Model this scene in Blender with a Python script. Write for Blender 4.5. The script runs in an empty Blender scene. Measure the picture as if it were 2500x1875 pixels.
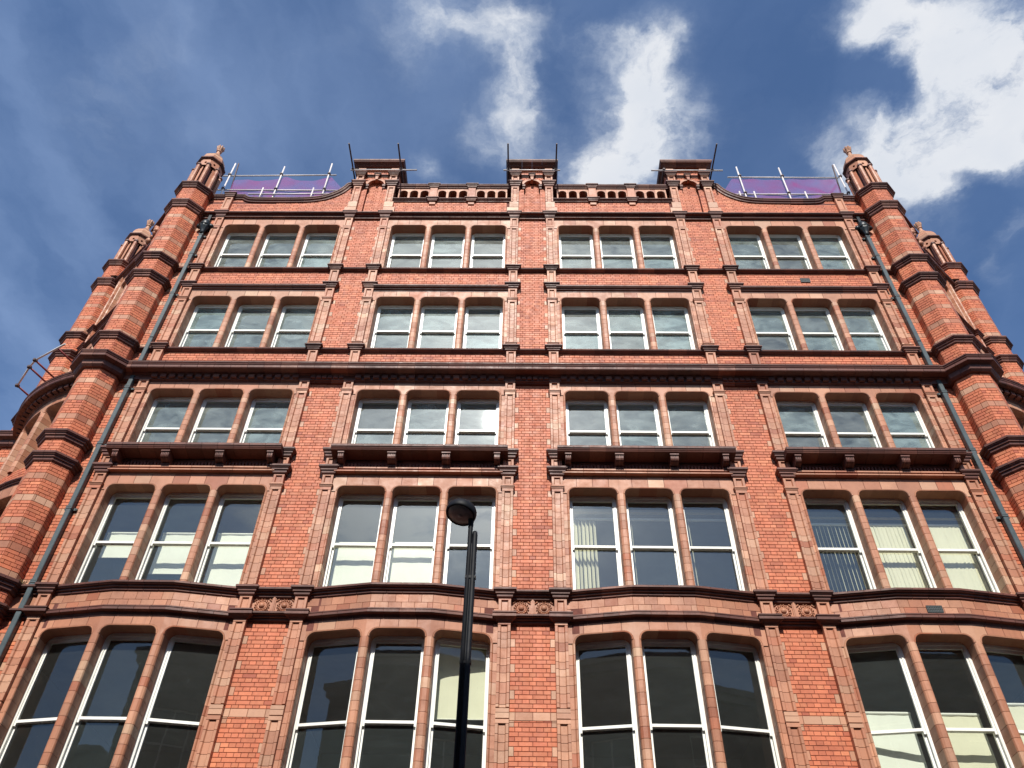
import bpy, bmesh, math, random
from math import sin, cos, tan, pi, radians, sqrt, floor, ceil
from mathutils import Matrix, Vector

random.seed(7)
S = bpy.context.scene
COL = S.collection

# ------------------------------------------------------------------ camera
cam_d = bpy.data.cameras.new('camera')
cam = bpy.data.objects.new('camera', cam_d)
COL.objects.link(cam)
R_ = Vector((0.99983978, 0.00758686, 0.01621269))
U_ = Vector((-0.00616254, -0.70446964, 0.70970737))
F_ = Vector((-0.0168058, 0.70969357, 0.70431002))
M = Matrix((R_, U_, -F_)).transposed().to_4x4()
M.translation = Vector((-0.147, -13.5, 1.6))
cam.matrix_world = M
cam_d.sensor_width = 36.0
cam_d.lens = 36.0 * 2022.0 / 2500.0
cam_d.clip_start = 0.05
cam_d.clip_end = 2000.0
S.camera = cam

# ------------------------------------------------------------------ sun, sky
SUN = Vector((-0.03977, -0.73578, 0.67605))
sun_d = bpy.data.lights.new('sun', 'SUN')
sun_d.energy = 5.0
sun_d.angle = radians(0.55)
sun_d.color = (1.0, 0.95, 0.87)
sun = bpy.data.objects.new('sun', sun_d)
COL.objects.link(sun)
sun.rotation_euler = SUN.to_track_quat('Z', 'Y').to_euler()
S.view_settings.view_transform = 'Standard'
S.view_settings.look = 'None'
S.view_settings.gamma = 1.0
S.view_settings.exposure = 0.25
S.view_settings.use_curve_mapping = False

CLOUDS = [(-0.078, 0.399, 13.633, 0.678, -0.02, 18.103, 0.42), (-0.02, 0.444, 35.641, -5.894, 2.17, 12.114, 0.42), (-0.012, 0.478, 38.757, 0.09, 0.004, 24.065, 0.3), (-0.042, 0.549, 14.253, 7.83, -15.046, 23.559, 0.36), (-0.112, 0.399, 34.02, 2.531, -0.038, 33.769, 0.2), (-0.141, 0.444, 49.388, 4.545, -0.011, 27.036, 0.12), (0.1, 0.431, 31.703, -13.821, 15.013, 39.662, 0.3), (0.03, 0.404, 15.162, 6.715, -14.145, 30.905, 0.14), (0.017, 0.52, 41.125, -22.822, 18.577, 29.613, 0.18), (0.155, 0.434, 28.707, -3.3, -0.015, 27.565, 0.62), (0.152, 0.492, 22.452, 5.313, -7.095, 19.241, 0.78), (0.137, 0.554, 19.075, 1.263, -3.068, 16.215, 0.78), (0.119, 0.604, 16.305, -1.305, 0.048, 21.922, 0.78), (0.216, 0.543, 31.165, -4.56, 0.029, 23.765, 0.38), (0.441, 0.4, 16.003, -5.174, -0.02, 18.263, 0.7), (0.417, 0.429, 29.059, -8.693, -0.018, 27.885, 0.35), (0.551, 0.434, 10.19, -3.998, -0.008, 14.618, 0.85), (0.617, 0.497, 16.278, -6.835, 0.007, 14.556, 0.8), (0.541, 0.486, 18.577, 3.224, -8.596, 17.265, 0.75), (0.496, 0.536, 12.606, 3.901, -15.147, 24.81, 0.85), (0.458, 0.584, 18.93, 0.513, -7.568, 20.774, 0.75), (0.54, 0.603, 7.701, 6.958, -24.406, 23.389, 0.7), (0.598, 0.554, 15.828, -1.012, -10.432, 30.056, 0.6), (0.522, 0.648, 29.409, -9.509, 0.087, 29.422, 0.55), (0.681, 0.678, 38.668, -15.971, 0.141, 40.847, 0.35), (0.697, 0.746, 32.258, -34.892, 17.628, 9.628, 0.25), (0.637, 0.584, 21.445, -1.879, -15.454, 44.087, 0.3), (0.369, 0.578, 22.422, 6.149, -30.181, 54.004, 0.2), (0.382, 0.566, 61.679, -15.459, 0.065, 40.901, 0.15), (-0.144, 0.601, 35.631, 3.028, 0.134, 62.489, 0.35), (-0.362, 0.497, 5.775, -1.803, 15.468, 29.125, 0.1), (-0.558, 0.526, 18.579, 18.886, -6.269, 6.122, 0.16), (-0.443, 0.418, 7.724, -0.447, 8.266, 25.443, 0.1), (0.073, 0.47, 39.077, -2.169, 0.001, 30.631, 0.1), (0.046, 0.604, 22.363, -0.772, 0.057, 25.649, 0.12),
          (0.475, 0.470, 14.0, -5.0, 0.0, 32.0, -0.75), (0.43, 0.475, 24.0, -8.0, 0.0, 30.0, -0.4), (0.62, 0.66, 18.0, -8.0, 0.0, 22.0, -0.3),
          # clouds behind the street, seen only mirrored in the panes
          (-0.02, -0.9, 3.2, 0.0, 0.0, 6.5, 0.42), (0.25, -1.05, 4.5, 0.5, -0.5, 6.0, 0.3), (-0.27, -1.36, 4.6, 0.5, 0.0, 5.0, 1.0), (-0.35, -0.72, 3.5, 0.3, 0.0, 6.0, 0.28), (0.1, -0.7, 5.0, 0.3, 0.0, 9.0, 0.3), (1.3, -2.3, 1.6, 0.0, 0.0, 1.6, 0.4), (-0.05, -1.42, 6.0, 1.0, 0.0, 9.0, 0.5), (-0.14, -0.79, 6.0, 2.0, -2.0, 9.0, 0.6), (0.08, -0.96, 9.0, 0.0, 0.0, 9.0, 0.5)]


class N:
    """small node tree helper"""
    def __init__(self, tree):
        self.t = tree
        self.t.nodes.clear()

    def __call__(self, typ, ins=None, **kw):
        n = self.t.nodes.new(typ)
        for k, v in kw.items():
            setattr(n, k, v)
        for k, v in (ins or {}).items():
            s = n.inputs[k]
            if isinstance(v, bpy.types.NodeSocket):
                self.t.links.new(v, s)
            else:
                s.default_value = v
        return n

    def m(self, op, a, b=None, c=None, clamp=False):
        n = self.t.nodes.new('ShaderNodeMath')
        n.operation = op
        n.use_clamp = clamp
        for i, v in enumerate((a, b, c)):
            if v is None:
                continue
            if isinstance(v, bpy.types.NodeSocket):
                self.t.links.new(v, n.inputs[i])
            else:
                n.inputs[i].default_value = v
        return n.outputs[0]

    def mix(self, f, a, b, blend='MIX'):
        n = self.t.nodes.new('ShaderNodeMix')
        n.data_type = 'RGBA'
        n.blend_type = blend
        for s, v in ((n.inputs[0], f), (n.inputs[6], a), (n.inputs[7], b)):
            if isinstance(v, bpy.types.NodeSocket):
                self.t.links.new(v, s)
            else:
                s.default_value = v if s.type == 'VALUE' else (*v, 1.0) if len(v) == 3 else v
        return n.outputs[2]

    def ramp(self, f, stops, interp='LINEAR'):
        n = self.t.nodes.new('ShaderNodeValToRGB')
        n.color_ramp.interpolation = interp
        e = n.color_ramp.elements
        while len(e) < len(stops):
            e.new(0.5)
        for el, (p, c) in zip(e, stops):
            el.position = p
            el.color = (*c, 1.0) if len(c) == 3 else c
        self.t.links.new(f, n.inputs[0])
        return n.outputs[0]


W = bpy.data.worlds.new('World')
S.world = W
W.use_nodes = True
w = N(W.node_tree)
sky = w('ShaderNodeTexSky', sky_type='NISHITA')
sky.sun_disc = False
sky.sun_elevation = math.asin(SUN.z)
sky.sun_rotation = math.atan2(SUN.x, SUN.y)
sky.altitude = 60
sky.air_density = 1.0
sky.dust_density = 0.6
sky.ozone_density = 1.6
tc = w('ShaderNodeTexCoord')
sep = w('ShaderNodeSeparateXYZ', {0: tc.outputs['Generated']})
zc = w.m('MAXIMUM', sep.outputs[2], 0.06)
px = w.m('DIVIDE', sep.outputs[0], zc)
py = w.m('DIVIDE', sep.outputs[1], zc)
P = w('ShaderNodeCombineXYZ', {0: px, 1: py, 2: 0.0}).outputs[0]
warp = w('ShaderNodeTexNoise', {'Vector': P, 'Scale': 7.0, 'Detail': 6.0, 'Roughness': 0.6})
wv = w('ShaderNodeVectorMath', {0: warp.outputs['Color'], 1: (0.5, 0.5, 0.5)}, operation='SUBTRACT')
wv = w('ShaderNodeVectorMath', {0: wv.outputs[0], 'Scale': 0.15}, operation='SCALE')
PW = w('ShaderNodeVectorMath', {0: P, 1: wv.outputs[0]}, operation='ADD').outputs[0]
n1 = w('ShaderNodeTexNoise', {'Vector': PW, 'Scale': 9.0, 'Detail': 12.0, 'Roughness': 0.58, 'Lacunarity': 2.1}).outputs[0]
tot = None
for (cx, cy, a, b, c, d, s) in CLOUDS:
    q = w('ShaderNodeVectorMath', {0: PW, 1: (cx, cy, 0)}, operation='SUBTRACT').outputs[0]
    u = w('ShaderNodeVectorMath', {0: q, 1: (a, b, 0)}, operation='DOT_PRODUCT').outputs['Value']
    v = w('ShaderNodeVectorMath', {0: q, 1: (c, d, 0)}, operation='DOT_PRODUCT').outputs['Value']
    r2 = w.m('ADD', w.m('MULTIPLY', u, u), w.m('MULTIPLY', v, v))
    g = w.m('MULTIPLY', w.m('EXPONENT', w.m('MULTIPLY', r2, -0.8)), s)
    tot = g if tot is None else w.m('ADD', tot, g)
tot = w.m('MAXIMUM', w.m('MINIMUM', tot, 0.95), -0.2)
# clouds everywhere else in the sky, behind the street
back = w('ShaderNodeMapRange', {0: py, 1: 0.2, 2: -0.5, 3: 0.0, 4: 1.0}, clamp=True).outputs[0]
n2 = w('ShaderNodeTexNoise', {'Vector': PW, 'Scale': 2.6, 'Detail': 9.0, 'Roughness': 0.55}).outputs[0]
gen = w.m('MULTIPLY', w.m('SUBTRACT', n2, 0.44), w.m('MULTIPLY', back, 1.05))
tot = w.m('ADD', tot, w.m('MAXIMUM', gen, 0.0))
n3 = w('ShaderNodeTexNoise', {'Vector': PW, 'Scale': 24.0, 'Detail': 9.0, 'Roughness': 0.62}).outputs[0]
nn = w.m('ADD', w.m('MULTIPLY', w.m('SUBTRACT', n1, 0.5), 0.78), w.m('MULTIPLY', w.m('SUBTRACT', n3, 0.5), 0.5))
dens = w.m('ADD', w.m('MULTIPLY', tot, 0.92), w.m('MULTIPLY', nn, w.m('ADD', w.m('MULTIPLY', tot, 2.3), 0.22)))
alpha = w('ShaderNodeMapRange', {0: dens, 1: -0.02, 2: 0.88, 3: 0.0, 4: 1.0}, interpolation_type='SMOOTHSTEP', clamp=True).outputs[0]
# long faint streaks of high cloud
stv = w('ShaderNodeMapping', {'Vector': PW, 'Rotation': (0, 0, radians(24)), 'Scale': (2.3, 1.0, 1.0)}).outputs[0]
st = w('ShaderNodeTexNoise', {'Vector': stv, 'Scale': 2.3, 'Detail': 7.0, 'Roughness': 0.5}).outputs[0]
sta = w('ShaderNodeMapRange', {0: st, 1: 0.36, 2: 0.80, 3: 0.0, 4: 0.34}, clamp=True).outputs[0]
sk = w.mix(1.0, sky.outputs[0], (1.03, 1.23, 1.46), 'MULTIPLY')
side = w('ShaderNodeMapRange', {0: px, 1: -0.7, 2: 0.3, 3: 1.35, 4: 0.4}, clamp=True).outputs[0]
sk = w.mix(w.m('MULTIPLY', sta, side), sk, (4.6, 6.2, 9.4))
shade = w('ShaderNodeTexNoise', {'Vector': PW, 'Scale': 5.0, 'Detail': 5.0, 'Roughness': 0.5}).outputs[0]
lum = w('ShaderNodeMapRange', {0: w.m('ADD', alpha, w.m('MULTIPLY', shade, 0.9)), 1: 0.45, 2: 1.6, 3: 0.0, 4: 1.0}, clamp=True).outputs[0]
ccol = w.ramp(lum, [(0.0, (0.50, 0.62, 0.83)), (0.5, (0.74, 0.82, 0.95)), (1.0, (1.02, 1.04, 1.08))])
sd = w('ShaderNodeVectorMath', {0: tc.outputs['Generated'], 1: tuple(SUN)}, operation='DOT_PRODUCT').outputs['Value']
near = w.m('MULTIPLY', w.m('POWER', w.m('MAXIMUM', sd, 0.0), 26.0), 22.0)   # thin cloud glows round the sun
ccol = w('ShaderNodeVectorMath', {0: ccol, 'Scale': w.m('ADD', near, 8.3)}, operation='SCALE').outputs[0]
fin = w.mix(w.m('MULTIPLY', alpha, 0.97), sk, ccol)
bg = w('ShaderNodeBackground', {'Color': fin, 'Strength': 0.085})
wo = w('ShaderNodeOutputWorld', {'Surface': bg.outputs[0]})


# ------------------------------------------------------------------ materials
def mat(name):
    m = bpy.data.materials.new(name)
    m.use_nodes = True
    return m, N(m.node_tree)


def piece_random(n):
    g = n('ShaderNodeNewGeometry')
    o = n('ShaderNodeObjectInfo')
    return n.m('FRACT', n.m('ADD', g.outputs['Random Per Island'], o.outputs['Random'])), g


def ceramic(name, stops, rough, spec, grime=0.5, grime_col=(0.09, 0.045, 0.03), bump=0.12, streak=0.0):
    m, n = mat(name)
    rnd, g = piece_random(n)
    col = n.ramp(rnd, stops)
    pos = g.outputs['Position']
    big = n('ShaderNodeTexNoise', {'Vector': pos, 'Scale': 0.9, 'Detail': 5.0, 'Roughness': 0.6}).outputs[0]
    fine = n('ShaderNodeTexNoise', {'Vector': pos, 'Scale': 22.0, 'Detail': 6.0, 'Roughness': 0.65}).outputs[0]
    mid = n('ShaderNodeTexNoise', {'Vector': pos, 'Scale': 5.0, 'Detail': 7.0, 'Roughness': 0.7}).outputs[0]
    sv = n('ShaderNodeMapping', {'Vector': pos, 'Scale': (14.0, 14.0, 0.8)}).outputs[0]
    stn = n('ShaderNodeTexNoise', {'Vector': sv, 'Scale': 1.0, 'Detail': 4.0, 'Roughness': 0.6}).outputs[0]
    gf = n.m('MULTIPLY', n('ShaderNodeMapRange', {0: n.m('ADD', n.m('MULTIPLY', big, 0.55), n.m('MULTIPLY', mid, 0.45)), 1: 0.47, 2: 0.68, 3: 0.0, 4: grime}, clamp=True).outputs[0], 1.0)
    if streak:
        gs = n('ShaderNodeMapRange', {0: stn, 1: 0.5, 2: 0.75, 3: 0.0, 4: streak}, clamp=True).outputs[0]
        gf = n.m('MAXIMUM', gf, gs)
    col = n.mix(gf, col, grime_col)
    fl = n.m('MULTIPLY', n('ShaderNodeMapRange', {0: fine, 1: 0.52, 2: 0.66, 3: 0.0, 4: 0.5}, clamp=True).outputs[0], n('ShaderNodeMapRange', {0: big, 1: 0.44, 2: 0.60, 3: 0.06, 4: 0.8}, clamp=True).outputs[0])
    col = n.mix(fl, col, grime_col)
    r3 = n.m('FRACT', n.m('MULTIPLY', rnd, 7.31))
    val = n('ShaderNodeMapRange', {0: n.m('ADD', n.m('MULTIPLY', fine, 0.5), n.m('MULTIPLY', r3, 0.5)), 1: 0.1, 2: 0.9, 3: 0.76, 4: 1.2}).outputs[0]
    vv = n('ShaderNodeCombineXYZ', {0: val, 1: val, 2: val}).outputs[0]
    col = n.mix(1.0, col, vv, 'MULTIPLY')
    rg = n('ShaderNodeMapRange', {0: mid, 1: 0.3, 2: 0.7, 3: rough - 0.1, 4: rough + 0.15}).outputs[0]
    bp = n('ShaderNodeBump', {'Height': n.m('ADD', fine, n.m('MULTIPLY', mid, 2.0)), 'Strength': bump, 'Distance': 0.01})
    b = n('ShaderNodeBsdfPrincipled', {'Base Color': col, 'Roughness': rg, 'Specular IOR Level': spec, 'Normal': bp.outputs[0]})
    n('ShaderNodeOutputMaterial', {0: b.outputs[0]})
    return m


def plain(name, col, rough=0.5, metal=0.0, spec=0.5, var=0.15, scale=6.0, bump=0.0):
    m, n = mat(name)
    g = n('ShaderNodeNewGeometry')
    t = n('ShaderNodeTexNoise', {'Vector': g.outputs['Position'], 'Scale': scale, 'Detail': 6.0, 'Roughness': 0.65}).outputs[0]
    a = tuple(c * (1 - var) for c in col)
    b_ = tuple(min(1.0, c * (1 + var)) for c in col)
    c = n.ramp(t, [(0.3, a), (0.7, b_)])
    kw = {'Base Color': c, 'Roughness': rough, 'Metallic': metal, 'Specular IOR Level': spec}
    if bump:
        kw['Normal'] = n('ShaderNodeBump', {'Height': t, 'Strength': bump, 'Distance': 0.01}).outputs[0]
    b = n('ShaderNodeBsdfPrincipled', kw)
    n('ShaderNodeOutputMaterial', {0: b.outputs[0]})
    return m


BR = ceramic('red_brick', [(0.0, (0.519, 0.148, 0.071)), (0.3, (0.559, 0.173, 0.083)), (0.6, (0.539, 0.158, 0.076)), (0.8, (0.578, 0.198, 0.094)), (0.96, (0.490, 0.135, 0.066)), (1.0, (0.392, 0.099, 0.052))], 0.55, 0.3, 0.62, (0.26, 0.066, 0.040), 0.15, 0.38)
TC = ceramic('terracotta', [(0.0, (0.421, 0.176, 0.099)), (0.3, (0.461, 0.216, 0.127)), (0.55, (0.392, 0.156, 0.086)), (0.8, (0.490, 0.247, 0.148)), (0.93, (0.372, 0.131, 0.069)), (1.0, (0.353, 0.117, 0.060))], 0.5, 0.35, 0.5, (0.20, 0.078, 0.048), 0.08, 0.35)
TP = ceramic('pale_terracotta', [(0.0, (0.431, 0.223, 0.133)), (0.4, (0.500, 0.277, 0.172)), (0.7, (0.421, 0.188, 0.107)), (1.0, (0.549, 0.337, 0.211))], 0.5, 0.4, 0.3, (0.22, 0.09, 0.06), 0.08, 0.15)
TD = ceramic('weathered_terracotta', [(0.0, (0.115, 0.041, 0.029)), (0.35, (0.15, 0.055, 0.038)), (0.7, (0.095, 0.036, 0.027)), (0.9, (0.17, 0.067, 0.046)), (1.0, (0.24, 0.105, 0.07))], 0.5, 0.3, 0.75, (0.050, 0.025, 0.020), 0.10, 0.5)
MO = plain('mortar', (0.135, 0.042, 0.030), 0.9, var=0.3, scale=9.0)
WP = plain('white_paint', (0.80, 0.80, 0.74), 0.35, var=0.06, scale=3.0)
PIPE = plain('dark_green_paint', (0.056, 0.074, 0.076), 0.4, spec=0.5, var=0.25)
HOP = plain('black_gloss_paint', (0.012, 0.016, 0.017), 0.38, spec=0.4)
BLK = plain('black_lamp_paint', (0.009, 0.010, 0.013), 0.55, spec=0.15, var=0.4, scale=14.0)
LENS = plain('lamp_lens', (0.22, 0.19, 0.16), 0.3, var=0.35, scale=9.0)
STEEL = plain('galvanised_steel', (0.62, 0.57, 0.54), 0.5, metal=0.1, var=0.2, scale=5.0)
RUST = plain('rusted_steel', (0.055, 0.030, 0.030), 0.6, var=0.4, scale=8.0)  # rust tone, near-black to carry the painted shade of the jutting poles
REDP = plain('red_oxide_paint', (0.23, 0.035, 0.03), 0.45, var=0.4, scale=7.0)
BLIND = plain('cream_blind_fabric', (0.74, 0.72, 0.56), 0.8, var=0.05, scale=2.0)
WBOARD = plain('white_board', (0.80, 0.82, 0.74), 0.7, var=0.04, scale=2.0)
ROOMW = plain('room_plaster', (0.20, 0.21, 0.19), 0.9, var=0.2, scale=0.6)
ROOMC = plain('room_ceiling', (0.30, 0.30, 0.28), 0.9, var=0.15, scale=0.8)
ROOMF = plain('room_floor', (0.10, 0.09, 0.08), 0.8, var=0.3, scale=1.0)
ROOF = plain('roof_lead', (0.12, 0.125, 0.13), 0.6, var=0.2, scale=1.0)
GRILL = plain('vent_metal', (0.05, 0.06, 0.06), 0.5)
OCHRE = plain('varnished_rail', (0.45, 0.33, 0.13), 0.5)
LEAF = plain('fern_leaf', (0.07, 0.10, 0.03), 0.7, var=0.4, scale=40)
ASPH = plain('asphalt', (0.05, 0.05, 0.052), 0.85, var=0.25, scale=3.0, bump=0.3)
PAVE = plain('paving_stone', (0.27, 0.25, 0.23), 0.85, var=0.2, scale=2.0, bump=0.2)
PAINT = plain('road_paint', (0.75, 0.62, 0.12), 0.6, var=0.2)


def glass(name, dust, tint, dcol, ior=1.95, lo=0.42, hi=1.6):
    m, n = mat(name)
    g = n('ShaderNodeNewGeometry')
    pos = g.outputs['Position']
    wob = n('ShaderNodeTexNoise', {'Vector': pos, 'Scale': 1.6, 'Detail': 3.0, 'Roughness': 0.5}).outputs[0]
    bp = n('ShaderNodeBump', {'Height': wob, 'Strength': 0.05, 'Distance': 0.010})
    oi = n('ShaderNodeObjectInfo').outputs['Random']
    smear = n('ShaderNodeTexNoise', {'Vector': n('ShaderNodeMapping', {'Vector': pos, 'Rotation': (0.3, 0.5, 0.6), 'Scale': (1.6, 1.0, 3.2)}).outputs[0], 'Scale': 1.3, 'Detail': 9.0, 'Roughness': 0.62, 'Distortion': 0.6}).outputs[0]
    spots = n('ShaderNodeTexVoronoi', {'Vector': pos, 'Scale': 26.0}, feature='F1').outputs['Distance']
    sp = n.m('MULTIPLY', n.m('LESS_THAN', spots, 0.09), n('ShaderNodeMapRange', {0: smear, 1: 0.5, 2: 0.6, 3: 0.0, 4: 0.5}, clamp=True).outputs[0])
    fac = n('ShaderNodeMapRange', {0: smear, 1: 0.3, 2: 0.72, 3: dust * lo, 4: dust * hi}, clamp=True).outputs[0]
    fac = n.m('MULTIPLY', fac, n('ShaderNodeMapRange', {0: oi, 1: 0.0, 2: 1.0, 3: 0.6, 4: 1.25}).outputs[0])
    fac = n.m('MINIMUM', n.m('ADD', fac, sp), 1.0)
    tr = n('ShaderNodeBsdfTransparent', {'Color': (*tint, 1)})
    df = n('ShaderNodeBsdfDiffuse', {'Color': n.mix(oi, dcol, tuple(c * k for c, k in zip(dcol, (0.82, 1.0, 1.06))))})
    body = n('ShaderNodeMixShader', {0: fac, 1: tr.outputs[0], 2: df.outputs[0]})
    both = n('ShaderNodeMapRange', {0: g.outputs['Backfacing'], 1: 0.0, 2: 1.0, 3: ior, 4: 1.0 / ior}).outputs[0]
    fr = n('ShaderNodeFresnel', {'IOR': both})
    gl = n('ShaderNodeBsdfGlossy', {'Color': (0.93, 1.0, 1.0, 1), 'Roughness': 0.012, 'Normal': bp.outputs[0]})
    gl2 = n('ShaderNodeBsdfGlossy', {'Color': (1, 1, 1, 1), 'Roughness': 0.30, 'Normal': bp.outputs[0]})
    gm = n('ShaderNodeMixShader', {0: 0.03, 1: gl.outputs[0], 2: gl2.outputs[0]})
    out = n('ShaderNodeMixShader', {0: fr.outputs[0], 1: body.outputs[0], 2: gm.outputs[0]})
    n('ShaderNodeOutputMaterial', {0: out.outputs[0]})
    return m


G_TOP = glass('dusty_glass', 0.36, (0.66, 0.74, 0.70), (0.44, 0.48, 0.43))
G_MID = glass('clean_glass', 0.06, (0.94, 0.96, 0.90), (0.36, 0.40, 0.38), 2.05, 0.8, 1.2)
G_LOW = glass('clear_glass', 0.055, (0.90, 0.93, 0.89), (0.36, 0.37, 0.34), 1.7, 0.8, 1.2)


def netting(name, c1, c2, a):
    m, n = mat(name)
    g = n('ShaderNodeNewGeometry')
    t = n('ShaderNodeTexNoise', {'Vector': g.outputs['Position'], 'Scale': 1.1, 'Detail': 4.0}).outputs[0]
    col = n.ramp(t, [(0.38, c1), (0.66, c2)])
    df = n('ShaderNodeBsdfDiffuse', {'Color': col})
    tl = n('ShaderNodeBsdfTranslucent', {'Color': col})
    mx = n('ShaderNodeMixShader', {0: 0.5, 1: df.outputs[0], 2: tl.outputs[0]})
    tr = n('ShaderNodeBsdfTransparent', {})
    o = n('ShaderNodeMixShader', {0: a, 1: tr.outputs[0], 2: mx.outputs[0]})
    n('ShaderNodeOutputMaterial', {0: o.outputs[0]})
    return m


NET = netting('purple_netting', (0.36, 0.24, 0.50), (0.54, 0.14, 0.36), 0.56)
NETR = netting('crimson_netting', (0.55, 0.04, 0.22), (0.45, 0.08, 0.35), 0.5)


# ------------------------------------------------------------------ geometry helpers
def I(x, y, z):
    return (x, y, z)


class MB:
    def __init__(self):
        self.v, self.f = [], []

    def add(self, vs, fs):
        o = len(self.v)
        self.v.extend(vs)
        self.f.extend([tuple(i + o for i in f) for f in fs])

    def box(self, x0, x1, y0, y1, z0, z1, T=I):
        self.add([T(x, y, z) for z in (z0, z1) for y in (y0, y1) for x in (x0, x1)],
                 [(0, 1, 5, 4), (1, 3, 7, 5), (3, 2, 6, 7), (2, 0, 4, 6), (4, 5, 7, 6), (0, 2, 3, 1)])

    def tube(self, p0, p1, r, n=10, r1=None):
        p0, p1 = Vector(p0), Vector(p1)
        d = (p1 - p0).normalized()
        a = d.orthogonal().normalized()
        b = d.cross(a)
        r1 = r if r1 is None else r1
        vs = []
        for p, rr in ((p0, r), (p1, r1)):
            for i in range(n):
                t = 2 * pi * i / n
                vs.append(tuple(p + a * (rr * cos(t)) + b * (rr * sin(t))))
        fs = [(i, (i + 1) % n, n + (i + 1) % n, n + i) for i in range(n)]
        fs += [tuple(range(n - 1, -1, -1)), tuple(range(n, 2 * n))]
        self.add(vs, fs)

    def lathe(self, prof, c, n=16, axis='z', a0=0.0, flute=0.0, nf=8):
        vs = []
        for (r, h) in prof:
            for i in range(n):
                t = a0 + 2 * pi * i / n
                rr = r * (1 + flute * cos(nf * t))
                if axis == 'z':
                    vs.append((c[0] + rr * cos(t), c[1] + rr * sin(t), c[2] + h))
                else:
                    vs.append((c[0] + rr * cos(t), c[1] - h, c[2] + rr * sin(t)))
        fs = []
        for k in range(len(prof) - 1):
            for i in range(n):
                j = (i + 1) % n
                fs.append((k * n + i, k * n + j, (k + 1) * n + j, (k + 1) * n + i))
        fs += [tuple(range(n)), tuple(range((len(prof) - 1) * n, len(prof) * n))]
        self.add(vs, fs)

    def build(self, name, m, parent=None, kind=None, smooth=False, recalc=True, origin=None):
        me = bpy.data.meshes.new(name)
        v = self.v
        if origin:
            v = [(a - origin[0], b - origin[1], c - origin[2]) for a, b, c in v]
        me.from_pydata(v, [], self.f)
        if recalc:
            bm = bmesh.new()
            bm.from_mesh(me)
            bmesh.ops.recalc_face_normals(bm, faces=bm.faces)
            bm.to_mesh(me)
            bm.free()
        me.materials.append(m)
        if smooth:
            for p in me.polygons:
                p.use_smooth = True
        return link(name, me, parent, kind, origin)


def link(name, me, parent=None, kind=None, loc=None):
    o = bpy.data.objects.new(name, me)
    COL.objects.link(o)
    if loc:
        o.location = loc
    if parent:
        o.parent = parent
    if kind:
        o['kind'] = kind
    return o


def empty(name, loc=(0, 0, 0), parent=None):
    o = bpy.data.objects.new(name, None)
    o.empty_display_size = 0.2
    COL.objects.link(o)
    o.location = loc
    if parent:
        o.parent = parent
    return o


def tag(o, label, cat, group=None):
    o['label'] = label
    o['category'] = cat
    if group:
        o['group'] = group
    return o


def prism(poly, a0, a1, axis, T=I):
    """solid from a polygon; axis z: poly (x,y); axis x: poly (y,z); axis y: poly (x,z)"""
    n = len(poly)
    vs = []
    for a in (a0, a1):
        for p in poly:
            vs.append(T(p[0], p[1], a) if axis == 'z' else T(a, p[0], p[1]) if axis == 'x' else T(p[0], a, p[1]))
    fs = [(i, (i + 1) % n, n + (i + 1) % n, n + i) for i in range(n)]
    fs += [tuple(range(n)), tuple(range(2 * n - 1, n - 1, -1))]
    return vs, fs


def blk(x0, x1, z0, z1, yf, yb, ch=0.004, T=I):
    """block with a chamfered front"""
    vs = [T(x, yf, z) for x, z in ((x0 + ch, z0 + ch), (x1 - ch, z0 + ch), (x1 - ch, z1 - ch), (x0 + ch, z1 - ch))]
    vs += [T(x, yf + ch, z) for x, z in ((x0, z0), (x1, z0), (x1, z1), (x0, z1))]
    vs += [T(x, yb, z) for x, z in ((x0, z0), (x1, z0), (x1, z1), (x0, z1))]
    fs = [(0, 1, 2, 3)]
    for i in range(4):
        j = (i + 1) % 4
        fs += [(i, j, 4 + j, 4 + i), (4 + i, 4 + j, 8 + j, 8 + i)]
    return vs, fs


CAM = Vector((-0.147, -13.5, 1.6))
BINS = {}


def put(own, kind, m, g):
    BINS.setdefault((own, kind, m.name), []).append(g)


def in_frame(c):
    d = Vector(c) - CAM
    f = d.dot(F_)
    if f <= 0:
        return False
    return abs(d.dot(R_) / f) < 0.63 and abs(d.dot(U_) / f) < 0.475


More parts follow.
